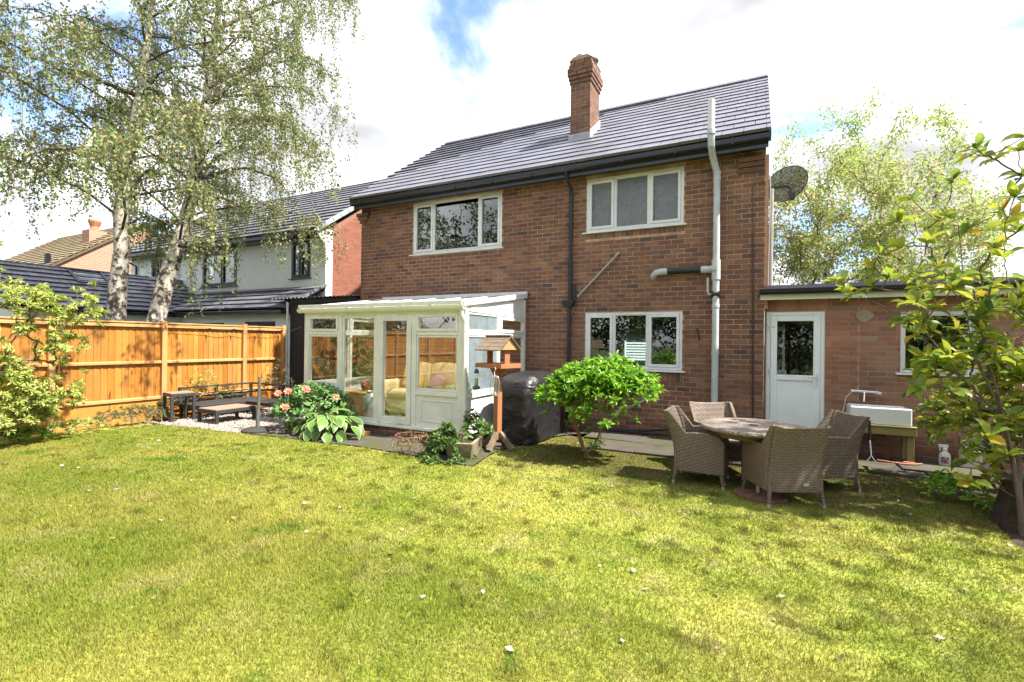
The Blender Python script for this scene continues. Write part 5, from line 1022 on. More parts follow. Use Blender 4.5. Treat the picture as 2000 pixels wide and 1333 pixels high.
# rusty plant stand
q = G(803,890,.012); RUST = mat('rusty iron', (.17,.075,.045), .85, .4, 20)
ps = thing('plant_stand', 'rusty iron ring plant stand with scrolled legs on the concrete', 'plant stand', q)
ring = [(q.x+.23*math.cos(t),q.y+.23*math.sin(t),.31) for t in np.linspace(0,2*np.pi,33)]
MB().tube(ring,.008,6,cap=False).build('ring', RUST, ps); MB().tube([(x,y,.20) for x,y,z in ring],.005,6,cap=False).build('lower_ring', RUST, ps)
for k in range(3):
    t_ = R(-60+120*k); c_,s_ = math.cos(t_),math.sin(t_); pts = [(r_,z) for r_,z in ((.23,.31),(.25,.25),(.25,.14),(.23,.05),(.20,.013),(.165,.018),(.15,.05),(.165,.08),(.185,.075))]
    MB().tube([(q.x+r_*c_,q.y+r_*s_,z+.012) for r_,z in pts],.008,6).build('leg', RUST, ps)
q = G(712,850,.012); o = MB().box(-.11,.11,-.05,.05,0,.065,Matrix.Translation((q.x,q.y,.013))@Matrix.Rotation(R(35),4,'Z')).build('loose_brick', mat('terracotta brick', (.34,.12,.06), .9, .25, 14, .4, 60), None, bevel=.006); top(o,'loose orange brick lying on the concrete beside the hosta','brick')
q = Vector((-3.12,8.8,.03)); o = MB().box(-.11,.11,-.05,.05,0,.065,Matrix.Translation(q)@Matrix.Rotation(R(12),4,'Z')).build('loose_brick', MATS['terracotta brick'], None, bevel=.006); top(o,'loose orange brick at the foot of the black downpipe','brick')
# satellite dish on the corner
DISH = mat('black mesh dish', (.03,.03,.032), .5, .2, 60)
nt_ = DISH.node_tree; n = nt_.nodes; l = nt_.links; tb_ = n.new('ShaderNodeBsdfTransparent'); ms = n.new('ShaderNodeMixShader'); ms.inputs[0].default_value = .42; l.new(n['Principled BSDF'].outputs[0], ms.inputs[1]); l.new(tb_.outputs[0], ms.inputs[2]); l.new(ms.outputs[0], n['Material Output'].inputs[0])
dc = PY(1540,366,9.45); ds = thing('satellite_dish', 'black mesh satellite dish fixed to the house corner', 'satellite dish', (.16,9.3,4.1))
axis = Vector((-.30,.62,.72)).normalized(); Mq = axis.to_track_quat('Z','Y').to_matrix()
MB().lathe([(r_,.10*r_*r_/.12) for r_ in (0.001,.08,.16,.24,.30,.335)],dc,32,M=Mq).build('reflector', DISH, ds, smooth=True)
MB().tube([dc+Mq@Vector((.335*math.cos(t),.335*math.sin(t),.094)) for t in np.linspace(0,2*np.pi,33)],.008,6,cap=False).build('rim', BLACKP, ds)
MB().tube([(.11,9.32,dc.z-.02),dc+Vector((-.02,-.06,.0))],.022,8).build('wall_arm', BLACKP, ds); MB().tube([dc+Vector((-.02,-.06,0)),dc+Vector((.03,-.10,-.05)),dc+Vector((.05,-.1,-.26))],.02,8).box(dc.x+.0,dc.x+.09,dc.y-.14,dc.y-.05,dc.z-.24,dc.z-.14).build('feed_horn', BLACKP, ds)
MB().box(.10,.15,9.26,9.38,dc.z-.12,dc.z+.10).build('wall_plate', BLACKP, ds)
# ------------------------------------------------------------------ birches beyond the fence
BARK = mat('birch bark', (.46,.42,.36), .8, .2, 5, .5, 14, bdist=.02)
def bark_nodes(m):
    t = m.node_tree; n = t.nodes; l = t.links; b = n['Principled BSDF']; old = b.inputs['Base Color'].links[0].from_socket
    co = n.new('ShaderNodeTexCoord'); mp = n.new('ShaderNodeMapping'); mp.inputs['Scale'].default_value = (5,5,4.5); l.new(co.outputs['Object'], mp.inputs[0])
    a = n.new('ShaderNodeTexNoise'); a.inputs['Scale'].default_value = 1.5; a.inputs['Detail'].default_value = 7; a.inputs['Roughness'].default_value = .7; l.new(mp.outputs[0], a.inputs[0])
    sp = n.new('ShaderNodeSeparateXYZ'); l.new(co.outputs['Object'], sp.inputs[0]); th = n.new('ShaderNodeMapRange'); th.inputs[1].default_value = 1.5; th.inputs[2].default_value = 7.5; th.inputs[3].default_value = .46; th.inputs[4].default_value = .62; l.new(sp.outputs[2], th.inputs[0])
    g = n.new('ShaderNodeMath'); g.operation = 'SUBTRACT'; l.new(a.outputs[0], g.inputs[0]); l.new(th.outputs[0], g.inputs[1]); r = n.new('ShaderNodeMapRange'); r.inputs[1].default_value = 0; r.inputs[2].default_value = .035; l.new(g.outputs[0], r.inputs[0])
    mx_ = n.new('ShaderNodeMix'); mx_.data_type = 'RGBA'; l.new(r.outputs[0], mx_.inputs[0]); l.new(old, mx_.inputs[6]); mx_.inputs[7].default_value = (.06,.045,.035,1); l.new(mx_.outputs[2], b.inputs['Base Color'])
bark_nodes(BARK)
TWIG = mat('brown twig', (.09,.065,.05), .85, .3, 9)
BLEAF = mat('birch leaf', None, .55, .15, 8, cols=[(.15,.225,.07),(.19,.265,.09),(.23,.29,.10),(.165,.235,.08),(.26,.30,.11),(.36,.25,.14),(.20,.26,.10)], rnd=.25, transl=.35, spec=.35)
def birch(label, trunk, tr, limbs, nprim, zr, Lf, seed, density=1.):
    r_ = np.random.default_rng(seed); base = trunk[0]
    t = thing('birch_tree', label, 'tree', (base.x,base.y,-.05), group='birch trees behind the fence')
    MB().tube(trunk, tr, 14).build('trunk', BARK, t, smooth=True)
    tz = np.array([p.z for p in trunk]); T = np.array([tuple(p) for p in trunk]); S = []; prim = []
    def at(z): return np.array([np.interp(z,tz,T[:,i]) for i in range(3)])
    for lm in limbs:
        P_ = np.array([tuple(p) for p in lm]); d_ = np.linspace(0,1,9); k = np.linspace(0,1,len(P_)); prim.append(np.stack([np.interp(d_,k,P_[:,i]) for i in range(3)],1))
    for i in range(nprim):
        z = zr[0]+(zr[1]-zr[0])*(i+r_.random())/nprim; az = i*2.399+r_.normal(0,.3); L_ = Lf((z-zr[0])/(zr[1]-zr[0]))*r_.uniform(.75,1.2); b = at(z); s = np.linspace(0,1,9)[:,None]
        out = np.array([[math.cos(az),math.sin(az),0]]); el = r_.uniform(.55,1.0)
        prim.append(b+out*L_*s+np.array([[0,0,1]])*L_*(el*s-1.05*el*s**2.2*r_.uniform(.7,1.1))+np.cumsum(r_.normal(0,.03*L_/3,(9,3)),0)*(s>0))
    pos, dr = [], []
    for ip, P_ in enumerate(prim):
        r0 = .055 if ip < len(limbs) else .032
        for k in range(8): S.append((P_[k],P_[k+1],r0*(1-k/9.),r0*(1-(k+1)/9.)))
        ln = np.linalg.norm(np.diff(P_,axis=0),axis=1).sum(); ns = int(ln/.10*density)
        for q in range(ns):
            u = r_.uniform(.22,1.0)**.8; i0 = min(7,int(u*8)); p0 = P_[i0]+(P_[i0+1]-P_[i0])*(u*8-i0); az = r_.uniform(0,6.28); o_ = r_.uniform(.08,.55); hl = r_.uniform(.35,1.35)*(.6+.6*u)
            a = p0; b = p0+np.array([math.cos(az)*o_,math.sin(az)*o_,r_.uniform(-.05,.22)]); c = b+np.array([math.cos(az)*.12+r_.normal(0,.06),math.sin(az)*.12+r_.normal(0,.06),-hl*.5]); d = c+np.array([r_.normal(0,.05),r_.normal(0,.05),-hl*.5])
            S += [(a,b,.006,.004),(b,c,.004,.003),(c,d,.003,.002)]
            nl = int((hl+o_)/.026); v = r_.random(nl)**.85*3
            pts = np.where(v[:,None]<1,a+(b-a)*v[:,None],np.where(v[:,None]<2,b+(c-b)*(v[:,None]-1),c+(d-c)*(v[:,None]-2))); pos.append(pts+r_.normal(0,.045,(nl,3))); dd = r_.normal(0,1,(nl,3)); dd[:,2] = -np.abs(dd[:,2])*.9-.35; dr.append(dd)
    segs('branches', S, TWIG, t, 4)
    pos = np.concatenate(pos); dr = np.concatenate(dr); n = len(pos); hgt = pos[:,2]
    leaf_field('crown', pos, dr, r_.normal(0,1,(n,3)), r_.uniform(.042,.085,n), BLEAF, t, .72, r_.random(n)); return n
def tk(px_, X): return [PX(u,v,X) for u,v in px_]
tA = tk([(226,640),(230,560),(238,490),(236,420),(243,340),(256,270),(272,190),(285,100),(298,20),(306,-80)],-13.2); tA = [Vector((tA[0].x,tA[0].y,-.1))]+tA+[Vector((-13.3,tA[-1].y+.15,13.5)),Vector((-13.2,tA[-1].y+.1,15))]
tB = tk([(302,640),(325,545),(352,470),(375,380),(388,300),(400,220),(413,130),(425,40),(433,-60)],-13.2); tB = [Vector((tB[0].x,tB[0].y-.25,-.1))]+tB+[Vector((-13.1,tB[-1].y+.1,13.6)),Vector((-13.2,tB[-1].y,15.2))]
rA = [.27,.19,.18,.155,.145,.125,.105,.09,.075,.06,.045,.03,.012]; rB = [.28,.20,.19,.165,.145,.13,.11,.09,.075,.06,.04,.012]
lA = [tk([(240,275),(215,235),(175,225),(120,205)],-13.2),tk([(262,185),(200,160),(130,130),(70,70)],-13.0),tk([(232,312),(170,290),(80,290),(45,330)],-12.8),tk([(250,300),(285,270),(330,255)],-13.5),tk([(240,400),(275,345),(330,300)],-13.6)]
lB = [tk([(389,345),(420,308),(470,285),(520,300)],-13.0),tk([(384,285),(365,230),(335,150),(298,95)],-13.6),tk([(408,170),(470,140),(545,90),(600,30)],-12.9),tk([(412,190),(490,185),(540,170)],-13.8),tk([(370,420),(330,440),(295,420)],-13.5),tk([(422,60),(520,10),(640,-20),(700,20)],-13.0),tk([(405,200),(500,130),(610,110),(655,160)],-12.6),tk([(380,400),(430,385),(490,410),(520,440)],-12.9),tk([(372,430),(415,450),(445,500)],-12.7),tk([(389,350),(470,325),(545,350),(575,400)],-13.4),tk([(350,480),(395,485),(430,540)],-12.8)]
n1_ = birch('straight birch whose trunk stands upright behind the fence', tA, rA, lA, 40, (3.9,14.5), lambda f: 4.6*(1-.6*f), 5, .82)
n2_ = birch('birch with a trunk that leans away from the upright birch beside it', tB, rB, lB, 44, (4.0,14.6), lambda f: 4.3*(1-.5*f), 8, .8)
# ------------------------------------------------------------------ loose-crowned tree behind the extension
CLEAF = mat('cherry leaf', None, .5, .12, 8, cols=[(.29,.42,.09),(.34,.46,.12),(.38,.48,.14),(.31,.43,.10),(.45,.39,.19),(.46,.34,.22)], rnd=.2, transl=.55, spec=.35)
def cherry():
    b = PY(1700,600,14.5); t = thing('cherry_tree', 'light green loose crowned tree rising behind the extension roof', 'tree', (b.x,b.y,-.05))
    sk_ = Skel([(b.x,b.y,-.1),(b.x-.02,b.y,.8),(b.x,b.y,1.6),(b.x+.03,b.y+.05,2.3)]); tips = []
    outl = [(1512,360),(1530,300),(1550,245),(1580,270),(1612,200),(1630,230),(1655,245),(1680,215),(1702,184),(1708,215),(1730,290),(1760,260),(1772,205),(1790,230),(1815,235),(1832,210),(1848,240),(1870,260),(1884,272),(1860,300),(1560,330),(1600,300),(1640,300),(1690,290),(1740,330),(1800,300)]
    for u,v in outl: tips.append(PY(u,v,14.5+rng.uniform(-.8,.8)))
    for k in range(320):
        u = rng.uniform(1485,1960); v = rng.uniform(280,600)
        if v < 280+abs(u-1690)*.35: continue
        tips.append(PY(u,v,14.5+rng.uniform(-2.0,1.8)))
    tips = sorted(tips, key=lambda p: (p-Vector(sk_.p[0].tolist())).length)
    for p in tips: sk_.grow(p, 5, .25, .035)
    P_ = np.array(sk_.p); sk_.mesh('branches', .0065, TWIG, t, 5, .44, .13)
    par = np.array(sk_.par); pos, dr, rn = [], [], []
    for i in range(4,len(P_)):
        a, c = P_[par[i]], P_[i]
        if np.linalg.norm(a-P_[0]) < 2.3: continue
        ln = np.linalg.norm(c-a); n = int(ln/.0058)+15; v = rng.random((n,1)); q = a+(c-a)*v+rng.normal(0,.14,(n,3)); d_ = rng.normal(0,.8,(n,3)); d_[:,2] -= .55
        pos.append(q); dr.append(d_); hz = np.clip((q[:,2]-5.0)/2.6,0,1); rn.append(np.where(rng.random(n) < hz*.75+.04, rng.uniform(.72,.99,n), rng.uniform(0,.7,n)))
    pos = np.concatenate(pos); dr = np.concatenate(dr); rn = np.concatenate(rn); n = len(pos)
    leaf_field('crown', pos, dr, rng.normal(0,1,(n,3))+np.array([0,0,.8]), rng.uniform(.055,.105,n), CLEAF, t, .5, rn); return n
n3_ = cherry()
# ------------------------------------------------------------------ shrubs with leaves one can pick apart
def whorls(sk_, tips, per, size, wid, droop=.1, spread=.9):
    pos, dr, up, sz = [], [], [], []
    for i in tips:
        d_ = sk_.dir(i); d_ = nrm(d_*.6+np.array([0,0,.7])); a = nrm(np.cross(d_, np.array([.3,.5,.2]))); c = np.cross(d_, a); n = rng.integers(per[0],per[1]+1); off = rng.uniform(0,6.28)
        for k in range(n):
            t_ = off+k*2.4; e_ = rng.uniform(.25,1.0)*spread; o_ = a*math.cos(t_)+c*math.sin(t_); v = nrm(o_*e_+d_*(1.05-e_)-np.array([0,0,droop*rng.random()])); pos.append(sk_.p[i]-d_*rng.uniform(0,.05)*size[1]*4); dr.append(v); up.append(d_+rng.normal(0,.25,3)); sz.append(rng.uniform(*size))
    return leaf_mats(np.array(pos), np.array(dr), np.array(up), np.array(sz), wid)
RB = mat('grey brown bark', (.13,.095,.075), .85, .35, 12, .4, 40)
RLEAF = mat('rhododendron leaf', None, .42, .12, 6, cols=[(.20,.32,.04),(.30,.39,.045),(.38,.43,.05),(.15,.25,.04),(.44,.45,.05),(.24,.34,.045),(.08,.16,.045),(.34,.42,.05),(.60,.40,.03)], rnd=.15, transl=.5)
def rhodo():
    b = Vector((2.2,6.1,0)); t = thing('rhododendron', 'tall open rhododendron with bare grey stems and yellow green leaves', 'shrub', (b.x,b.y,-.03))
    sk_ = Skel([(b.x,b.y,-.05),(b.x-.02,b.y,.3),(b.x-.06,b.y+.02,.7),(b.x-.12,b.y+.05,1.05)]); main = []
    for path in ([(1975,880),(1955,800),(1900,690),(1885,600),(1878,500),(1872,440)],[(1960,820),(1880,740),(1840,690),(1800,640)],[(1990,900),(2020,760),(2040,640),(2060,500)],[(1965,830),(1930,700),(1900,560)]):
        i = 1
        for u,v in path:
            y = 6.2+rng.uniform(-.08,.08); p = PY(u,v,y); sk_.p.append(np.array(p)); sk_.par.append(i); i = len(sk_.p)-1
    tips = []
    for u,v in ((1655,565),(1640,545),(1700,520),(1720,490),(1755,430),(1780,385),(1790,430),(1810,470),(1860,350),(1905,285),(1920,295),(1938,310),(1890,300),(1850,420),(1775,590),(1765,625),(1800,560),(1830,520),(1850,560),(1700,560),(1660,575),(1790,650),(1830,600),(1870,640),(1920,620),(1935,560),(1960,500),(1965,430),(1985,380),(1990,450),(1900,800),(1880,790),(1930,850),(1890,900),(1925,920),(1940,940),(1900,940),(1950,900),(1830,700),(1870,720),(1990,290),(2010,260),(1995,340),(1945,480),(1980,600),(1760,480),(1735,540),(1805,700)):
        tips.append(PY(u,v,6.2+rng.uniform(-.6,.7)))
    for k in range(85): tips.append(PY(rng.uniform(1790,2240),rng.uniform(400,900),rng.uniform(5.9,7.6)))
    for k in range(40): tips.append(PY(rng.uniform(1780,2010),rng.uniform(540,780),rng.uniform(5.7,6.9)))
    for k in range(30): tips.append(PY(rng.uniform(1870,2150),rng.uniform(640,960),rng.uniform(6.4,7.9)))
    tips = sorted(tips, key=lambda p: (p-b).length); ti = [sk_.grow(p, 6, -.15, .03) for p in tips]
    sk_.mesh('stems', .0045, RB, t, 6, .40, .034)
    Ms = whorls(sk_, ti, (6,10), (.11,.185), 1.1, .5, 1.0); pieces('leaf', LEAF_V, LEAF_F, Ms, RLEAF, t, 300, True, 'far_leaves')
rhodo()
SLEAF = mat('glossy bright green leaf', None, .28, .12, 6, cols=[(.10,.25,.02),(.16,.35,.026),(.23,.44,.035),(.13,.30,.024),(.31,.50,.05)], rnd=.18, transl=.5)
def bush():
    b = G(1147,895); c = PY(1165,757,b.y+.05); t = thing('small_domed_bush', 'bright green dome shaped bush on twin bare stems in the lawn', 'shrub', (b.x,b.y,-.03))
    sk_ = Skel([(b.x,b.y,-.05),(b.x,b.y,.12)])
    for pts in (((1140,880),(1125,830),(1108,795)),((1155,880),(1180,830),(1200,790))):
        i = 1
        for u,v in pts: sk_.p.append(np.array(PY(u,v,b.y))); sk_.par.append(i); i = len(sk_.p)-1
    tips = []; rx, ry, rz = .91,.68,.53
    for k in range(560):
        th = rng.uniform(0,6.28); u = rng.random()**.5; zz_ = math.sqrt(max(0,1-u*u)); s = rng.uniform(.86,1.04) if k < 330 else rng.uniform(.45,.85)
        lift = .10*math.cos(th)-.0; p = Vector((c.x+rx*u*math.cos(th)*s, c.y+ry*u*math.sin(th)*s, c.z-.16+rz*zz_*s+lift*u+rng.normal(0,.03)))
        if k % 4 == 0 and u > .5: p.z -= rng.uniform(.05,.34)
        tips.append(p)
    tips = sorted(tips, key=lambda p: (p-b).length); ti = [sk_.grow(p, 4, -.1, .03) for p in tips]
    sk_.mesh('stems', .0032, mat('brown stem', (.16,.10,.055), .85, .3, 14), t, 6, .41, .032)
    Ms = whorls(sk_, ti, (8,13), (.065,.135), .85, .4, 1.0); pieces('leaf', LEAF_V, LEAF_F, Ms, SLEAF, t, 300, True, 'inner_leaves')
    # leaf sprouts at the foot
    sk2 = Skel([(b.x+.08,b.y-.03,0),(b.x+.1,b.y-.05,.1)]); tt = [sk2.grow((b.x+rng.normal(.14,.09),b.y+rng.normal(-.03,.07),rng.uniform(.1,.5)),3) for k in range(9)]
    sk2.mesh('foot_shoots', .003, MATS['brown stem'], t, 5); pieces('shoot_leaf', LEAF_V, LEAF_F, whorls(sk2,tt,(3,6),(.07,.11),.8,.3), SLEAF, t, 300, True)
bush()
PLEAF = mat('pale yellow green leaf', None, .45, .12, 8, cols=[(.38,.46,.09),(.48,.53,.14),(.29,.39,.07),(.56,.57,.24),(.42,.48,.11),(.22,.33,.055)], rnd=.18, transl=.45)
def pieris():
    b = Vector((-10.25,2.85,0)); t = thing('pieris_shrub', 'layered yellow green shrub growing in front of the fence', 'shrub', (b.x,b.y,-.04)); X = -10.05
    sk_ = Skel([(b.x,b.y,-.05),(b.x,b.y+.03,.5)]+[tuple(PX(u,v,X)) for u,v in ((5,715),(22,670),(48,635),(60,610))]); tips = []
    for (u0,u1,v0,v1,n) in ((0,95,548,600,46),(60,205,560,625,52),(100,190,600,640,16),(30,80,610,660,14),(95,170,640,690,30),(60,125,650,710,22),(0,60,690,760,26),(20,165,735,800,95),(0,110,770,830,62),(-60,20,560,880,70),(0,30,790,850,26)):
        for k in range(int(n*1.15)): tips.append(PX(rng.uniform(u0,u1),rng.normal((v0+v1)/2,(v1-v0)/3.6),X+rng.uniform(-.42,.42)))
    tips = [p for p in tips if p.z > .12]; tips = sorted(tips, key=lambda p: (p-b).length); ti = [sk_.grow(p, 4, -.1, .04) for p in tips]
    sk_.mesh('stems', .0035, RB, t, 5, .42, .05)
    Ms = whorls(sk_, ti, (18,26), (.05,.095), .7, .7, 1.0); pieces('leaf', LEAF_V, LEAF_F, Ms, PLEAF, t, 300, True, 'far_leaves')
pieris()
def small_shrub(name, label, base, cx, rad, hgt, ntip, per, size, wid, m, nobj=0, cat='shrub', group=None, stem=.0025, zlo=.15):
    b = Vector(base); t = thing(name, label, cat, (b.x,b.y,b.z-.02), group=group); sk_ = Skel([(b.x,b.y,b.z-.03),(b.x,b.y,b.z+.03)]); tips = []
    for k in range(ntip):
        th = rng.uniform(0,6.28); u = rng.random()**.6; tips.append(Vector((b.x+rad[0]*u*math.cos(th),b.y+rad[1]*u*math.sin(th),b.z+hgt*(zlo+(1-zlo)*math.sqrt(max(0,1-u*u*.85)))*rng.uniform(.55,1.05))))
    tips = sorted(tips, key=lambda p: (p-b).length); ti = [sk_.grow(p,4,.2,.05) for p in tips]
    sk_.mesh('stems', stem, RB, t, 4, .4, .02); Ms = whorls(sk_, ti, per, size, wid, .4, 1.0); pieces('leaf', LEAF_V, LEAF_F, Ms, m, t, nobj, True, 'leaves'); return t, sk_, ti
HEA = mat('grey green heather', None, .7, .2, 9, cols=[(.13,.16,.045),(.19,.21,.065),(.22,.20,.08),(.10,.13,.04)], rnd=.25, transl=.3)
small_shrub('low_heather', 'low feathery green heather at the foot of the fence beside the sleeper', (-10.65,4.95,0), 0, (.42,.72), .38, 240, (7,11), (.035,.06), .5, HEA)
small_shrub('ground_cover', 'straggly low plant on the bare soil between the heather and the layered shrub', (-10.55,3.95,0), 0, (.35,.55), .26, 120, (5,8), (.04,.075), .7, PLEAF)
small_shrub('ground_cover', 'dark leafy ground cover at the lawn edge below the layered shrub', (-10.45,3.3,0), 0, (.32,.4), .24, 90, (5,8), (.05,.08), .8, SLEAF)
small_shrub('young_shrub', 'thin variegated shrub behind the side table against the fence', (-11.0,6.45,.0), 0, (.16,.45), 1.0, 60, (4,7), (.05,.09), .6, PLEAF)
small_shrub('young_shrub', 'grey green shrub behind the sofa frame near the fence corner', (-11.02,7.1,.0), 0, (.14,.35), .62, 60, (6,9), (.04,.07), .6, mat('blue green leaf', None, .6, .15, 9, cols=[(.09,.13,.06),(.12,.165,.08),(.075,.11,.05)], rnd=.2, transl=.25))
small_shrub('young_shrub', 'thin yellowish shrub in the fence corner by the black shed', (-10.75,8.2,.0), 0, (.5,.28), 1.25, 46, (4,7), (.05,.08), .6, HEA)
small_shrub('sage_plant', 'small grey green plant under the side table at the sleeper', (-11.0,5.75,.0), 0, (.14,.3), .55, 60, (6,9), (.04,.07), .6, MATS['blue green leaf'])
small_shrub('weed', 'leafy green weed at the wall between the barbecue and the downpipe', (-3.02,8.6,.03), 0, (.14,.14), .36, 16, (3,5), (.08,.12), 1.2, SLEAF, 300, 'plant')
small_shrub('dry_plant', 'dry reddish plant growing through the rusty plant stand', (G(803,890).x,G(803,890).y,.012), 0, (.30,.26), .34, 70, (2,4), (.04,.07), .5, mat('dry leaf', None, .8, .2, 9, cols=[(.16,.09,.05),(.20,.13,.07),(.12,.15,.04),(.22,.20,.06)], rnd=.25), 0, 'plant')
# fern-like plants in the trough
FERN = mat('fern green leaf', None, .5, .12, 8, cols=[(.08,.165,.03),(.11,.205,.04),(.15,.235,.05),(.07,.14,.035)], rnd=.2, transl=.3)
def ferny():
    b = Vector((-3.88,5.95,.2)); t = thing('trailing_fern', 'lacy green fern spilling over the end of the stone trough', 'plant', b); sk_ = Skel([tuple(b),(b.x,b.y,b.z+.06)]); tips = []
    for k in range(150):
        th = rng.uniform(0,6.28); u = rng.random()**.5; out = u*.42; x = b.x-.10+out*math.cos(th)*1.0; y = b.y-.18+out*math.sin(th)*.9; z = .46-.95*u*u*(.75+.25*rng.random())+rng.uniform(-.05,.08); tips.append(Vector((x,y,max(.03,z))))
    tips = sorted(tips, key=lambda p: (p-b).length); ti = [sk_.grow(p,5,.7,.03) for p in tips]; sk_.mesh('stems', .002, FERN, t, 4, .35, .008)
    P_ = np.array(sk_.p); pos, dr = [], []
    for i in range(2,len(P_)):
        a,c = P_[sk_.par[i]],P_[i]; n = 9; v = rng.random((n,1)); q = a+(c-a)*v+rng.normal(0,.012,(n,3)); d_ = nrm(c-a)+rng.normal(0,.7,(n,3)); pos.append(q); dr.append(d_)
    pos = np.concatenate(pos); dr = np.concatenate(dr); n = len(pos); leaf_field('fronds', pos, dr, rng.normal(0,.4,(n,3))+np.array([0,0,1.]), rng.uniform(.035,.065,n), FERN, t, .45)
ferny()
small_shrub('trough_plant', 'broad leaved green plant in the stone trough by the bird table post', (-3.78,6.28,.2), 0, (.24,.26), .28, 40, (3,6), (.06,.10), 1.1, FERN, 300, 'plant')
small_shrub('cranesbill', 'tall leafy plant rising against the white conservatory panel', (-4.08,6.62,.012), 0, (.14,.14), .62, 26, (3,5), (.07,.11), 1.2, FERN, 300, 'plant')
# hosta
HLEAF_V = [(x*1.45,y,z) for x,y,z in LEAF_V]
HM = mat('hosta leaf', None, .4, .1, 6, cols=[(.09,.185,.03),(.115,.225,.04),(.075,.155,.03)], rnd=.15, transl=.25); HE = mat('hosta cream edge', (.38,.46,.24), .5, .1, 6, transl=.25)
def hosta():
    b = G(636,852,.012); t = thing('hosta', 'hosta with cream edged green leaves in front of the conservatory', 'plant', b); Ms = []; Es = []; S = []
    me = bpy.data.meshes.new('leaf'); vv = [tuple(v) for v in HLEAF_V]; 
    rim = [0,1,4,7,10,9,6,3]; ctr = Vector((0,.52,.02)); ev = [Vector(vv[i])+(Vector(vv[i])-ctr).normalized()*.03 for i in rim]
    k0 = len(vv); vv += [tuple(v) for v in ev]; fs = list(LEAF_F); nf = len(fs); fs += [(rim[i],rim[(i+1)%8],k0+(i+1)%8,k0+i) for i in range(8)]
    me.from_pydata(vv,[],fs); me.materials.append(HM); me.materials.append(HE); me.polygons.foreach_set('material_index',[0]*nf+[1]*8); me.polygons.foreach_set('use_smooth',[True]*len(fs))
    for k in range(62):
        th = k*2.4; u = .15+.85*(k/62)**.7; r_ = .52*u; base = np.array([b.x+.06*math.cos(th),b.y+.06*math.sin(th),.03]); z = .42-.28*u*u+rng.normal(0,.045); r_ *= rng.uniform(.75,1.2); p = np.array([b.x+r_*1.15*math.cos(th),b.y+r_*.8*math.sin(th),z])
        d_ = np.array([math.cos(th),math.sin(th)*.8,.1-1.0*u*rng.uniform(.6,1.1)]); M = leaf_mats(p[None],d_[None],np.array([[.2*math.cos(th),.2*math.sin(th),1.]])+rng.normal(0,.3,(1,3)),np.array([rng.uniform(.17,.29)]))[0]
        o = bpy.data.objects.new('leaf',me); COL.objects.link(o); o.parent = t; o.matrix_local = Matrix.Translation(-b)@Matrix(M.tolist()); mid = (base+p)/2+np.array([0,0,.05]); S += [(base,mid,.006,.005),(mid,p,.005,.004)]
    segs('stalks', S, FERN, t, 5)
hosta()
def dahlia():
    b = G(582,848,.012); b = Vector((b.x-.1,b.y+.45,.0)); DL = mat('dahlia leaf', None, .45, .12, 8, cols=[(.11,.225,.06),(.155,.285,.08),(.09,.18,.06),(.19,.33,.09)], rnd=.2, transl=.25)
    t, sk_, ti = small_shrub('dahlia', 'dark green dahlia with coral flowers beside the conservatory', (b.x,b.y,.012), 0, (.86,.62), .82, 330, (4,7), (.08,.13), 1.1, DL, 300, 'plant', zlo=.05)
    CO_ = mat('coral petal', None, .5, .15, 20, cols=[(.75,.20,.12),(.80,.30,.20),(.70,.14,.09)], rnd=.1, transl=.3); CE = mat('dark red centre', (.30,.04,.02), .6)
    for u,v,r_ in ((543,769,.065),(562,765,.065),(597,761,.075),(556,796,.075),(656,776,.05)):
        y = b.y-.62 if v > 790 else (b.y-.38 if u < 640 else b.y-.3); c = PY(u,v,y); d_ = np.array(nrm(np.array(CAMP-c))*.8+np.array([0,0,.5])); d_ = nrm(d_+rng.normal(0,.2,3)); a = nrm(np.cross(d_,np.array([0,0,1.]))); e = np.cross(d_,a)
        fl = MB().tube([c-Vector(d_)*.02,c-Vector(d_)*.06-Vector((0,0,.1)),Vector((c.x,c.y+.05,c.z-.3))],.005,5).build('flower_stem', DL, t)
        pos = []; dr = []; up = []
        for k in range(13): th = k*2.4; o_ = a*math.cos(th)+e*math.sin(th); pos.append(np.array(c)+o_*.012); dr.append(o_+d_*(.25 if k < 8 else .6)); up.append(d_)
        pieces('petal', LEAF_V, LEAF_F, leaf_mats(np.array(pos),np.array(dr),np.array(up),np.full(13,r_),1.1), CO_, fl, 300, True); q = MB().lathe([(.0,-.006),(.014,0),(.012,.012),(.0,.018)],c,10,M=Vector(d_).to_track_quat('Z','Y').to_matrix()).build('flower_centre', CE, fl, smooth=True)
dahlia()
# moss and little weeds at the dining end of the paving, stump by the rhododendron
top(MB().tube([(2.35,6.35,-.05),(2.33,6.36,.1),(2.36,6.38,.3),(2.35,6.4,.42)],[.30,.24,.22,.2],12).build('tree_stump', mat('dark stump bark', (.045,.032,.025), .95, .5, 8, .9, 12, bdist=.04), None), 'dark rotting stump at the foot of the rhododendron', 'stump')
for i,(x,y,lab) in enumerate(((2.55,7.5,'dense green shrub filling the corner between the rhododendron and the extension'),(3.3,6.6,'dense green shrub standing beyond the rhododendron stems'))):
    small_shrub('border_shrub', lab, (x,y,0), 0, (.75,.75), 1.5+.5*i, 200, (6,9), (.08,.14), .9, RLEAF, 0)
small_shrub('border_weed', 'low leafy weed at the lawn edge under the rhododendron', (1.95,6.95,0), 0, (.3,.5), .28, 60, (4,6), (.05,.09), .9, SLEAF)
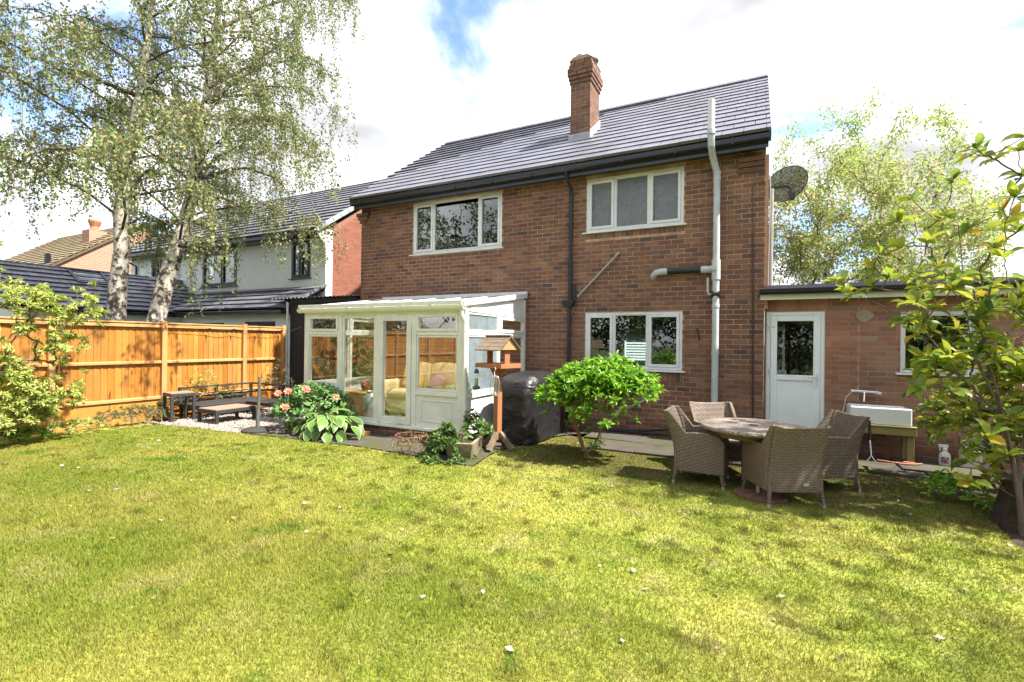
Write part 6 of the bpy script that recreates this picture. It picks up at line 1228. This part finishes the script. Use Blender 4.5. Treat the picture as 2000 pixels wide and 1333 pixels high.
# fallen leaves on the lawn
def fallen():
    n = 300; x = rng.uniform(-9,3.5,n); y = 1.6+rng.random(n)**.8*6.2; ok = inside(x,y,lawn_poly); x,y = x[ok],y[ok]; n = len(x); th = rng.uniform(0,6.28,n)
    d_ = np.stack([np.cos(th),np.sin(th),rng.normal(0,.25,n)],1); leaf_field('fallen_leaves', np.stack([x,y,rng.uniform(.018,.03,n)],1), d_, rng.normal(0,.35,(n,3))+np.array([0,0,1.]), rng.uniform(.022,.06,n), mat('fallen leaf', None, .7, .2, 9, cols=[(.42,.36,.25),(.20,.09,.045),(.45,.40,.32),(.10,.06,.035),(.35,.22,.08),(.30,.31,.25),(.12,.08,.05)], rnd=.2), None, .75)
    tag(bpy.data.objects['fallen_leaves'], 'small dry fallen leaves scattered over the lawn', 'fallen leaves')
fallen()
# ------------------------------------------------------------------ trees at the garden's other sides (mirrored in the windows, shading the lawn)
OLEAF = mat('garden tree leaf', None, .5, .12, 8, cols=[(.05,.09,.02),(.075,.125,.028),(.06,.10,.025),(.09,.14,.035)], rnd=.2, transl=.3)
def plain_tree(label, x, y, h, r_, ntip, nleaf, z0=.35, leaf=.16, sx=1., m=None):
    t = thing('garden_tree', label, 'tree', (x,y,-.05), group='tall trees around the garden'); sk_ = Skel([(x,y,-.06+k*h*.62/8) for k in range(9)]); tips = []
    for k in range(ntip):
        v = rng.normal(0,1,3); v = v/np.linalg.norm(v)*rng.random()**.4; tips.append(Vector((x+v[0]*r_*sx,y+v[1]*r_,h*(z0+1)/2+v[2]*h*(1-z0)/2)))
    tips = sorted(tips, key=lambda p: (p-Vector((x,y,0))).length); ti = [sk_.grow(p,5,.1,.04) for p in tips]; sk_.mesh('branches', .016, TWIG, t, 6, .46, .26)
    P_ = np.array([sk_.p[i] for i in ti]); k = np.repeat(np.arange(len(P_)),nleaf); n = len(k); leaf_field('crown', P_[k]+rng.normal(0,.30,(n,3)), rng.normal(0,1,(n,3)), rng.normal(0,1,(n,3)), rng.uniform(.6,1.2,n)*leaf, m or OLEAF, t, .6)
plain_tree('broad tree on the right hand boundary shading the lawn', 5.4,4.0,8.0,2.1,44,18,.45)
plain_tree('slim tree on the right hand boundary beside the broad one', 5.6,1.2,8.5,1.9,34,18,.45)
plain_tree('tall airy tree by the extension shading the dining corner', 5.2,6.9,9.5,1.9,56,22,.5,.15)
for lab_,x_,y_,h_,r_ in (('dark bushy tree at the garden end facing the kitchen window',-6.2,-8.5,7,2.8),('dark bushy tree at the garden end facing the white door',1.4,-8.6,6.5,2.6),('dark bushy tree at the garden end facing the extension window',7.4,-8,6,2.6),('tall dark tree at the garden end beside the fence',-11.5,-9.5,9,3.0),('tall dark tree far beyond the fence facing the bedroom window',-18.,-8.5,12.5,3.6),('tall dark tree beyond the fence behind the other tall one',-25,-10,11,3.6),('leafy tree beyond the fence facing the conservatory',-15.5,-2.5,5.5,1.8),('dark tree at the garden end between two bushy ones',-2.3,-10.5,8,3.0)):
    plain_tree(lab_,x_,y_,h_,r_,100,55,.04,.26)
print('leaves', n1_, n2_, n3_)
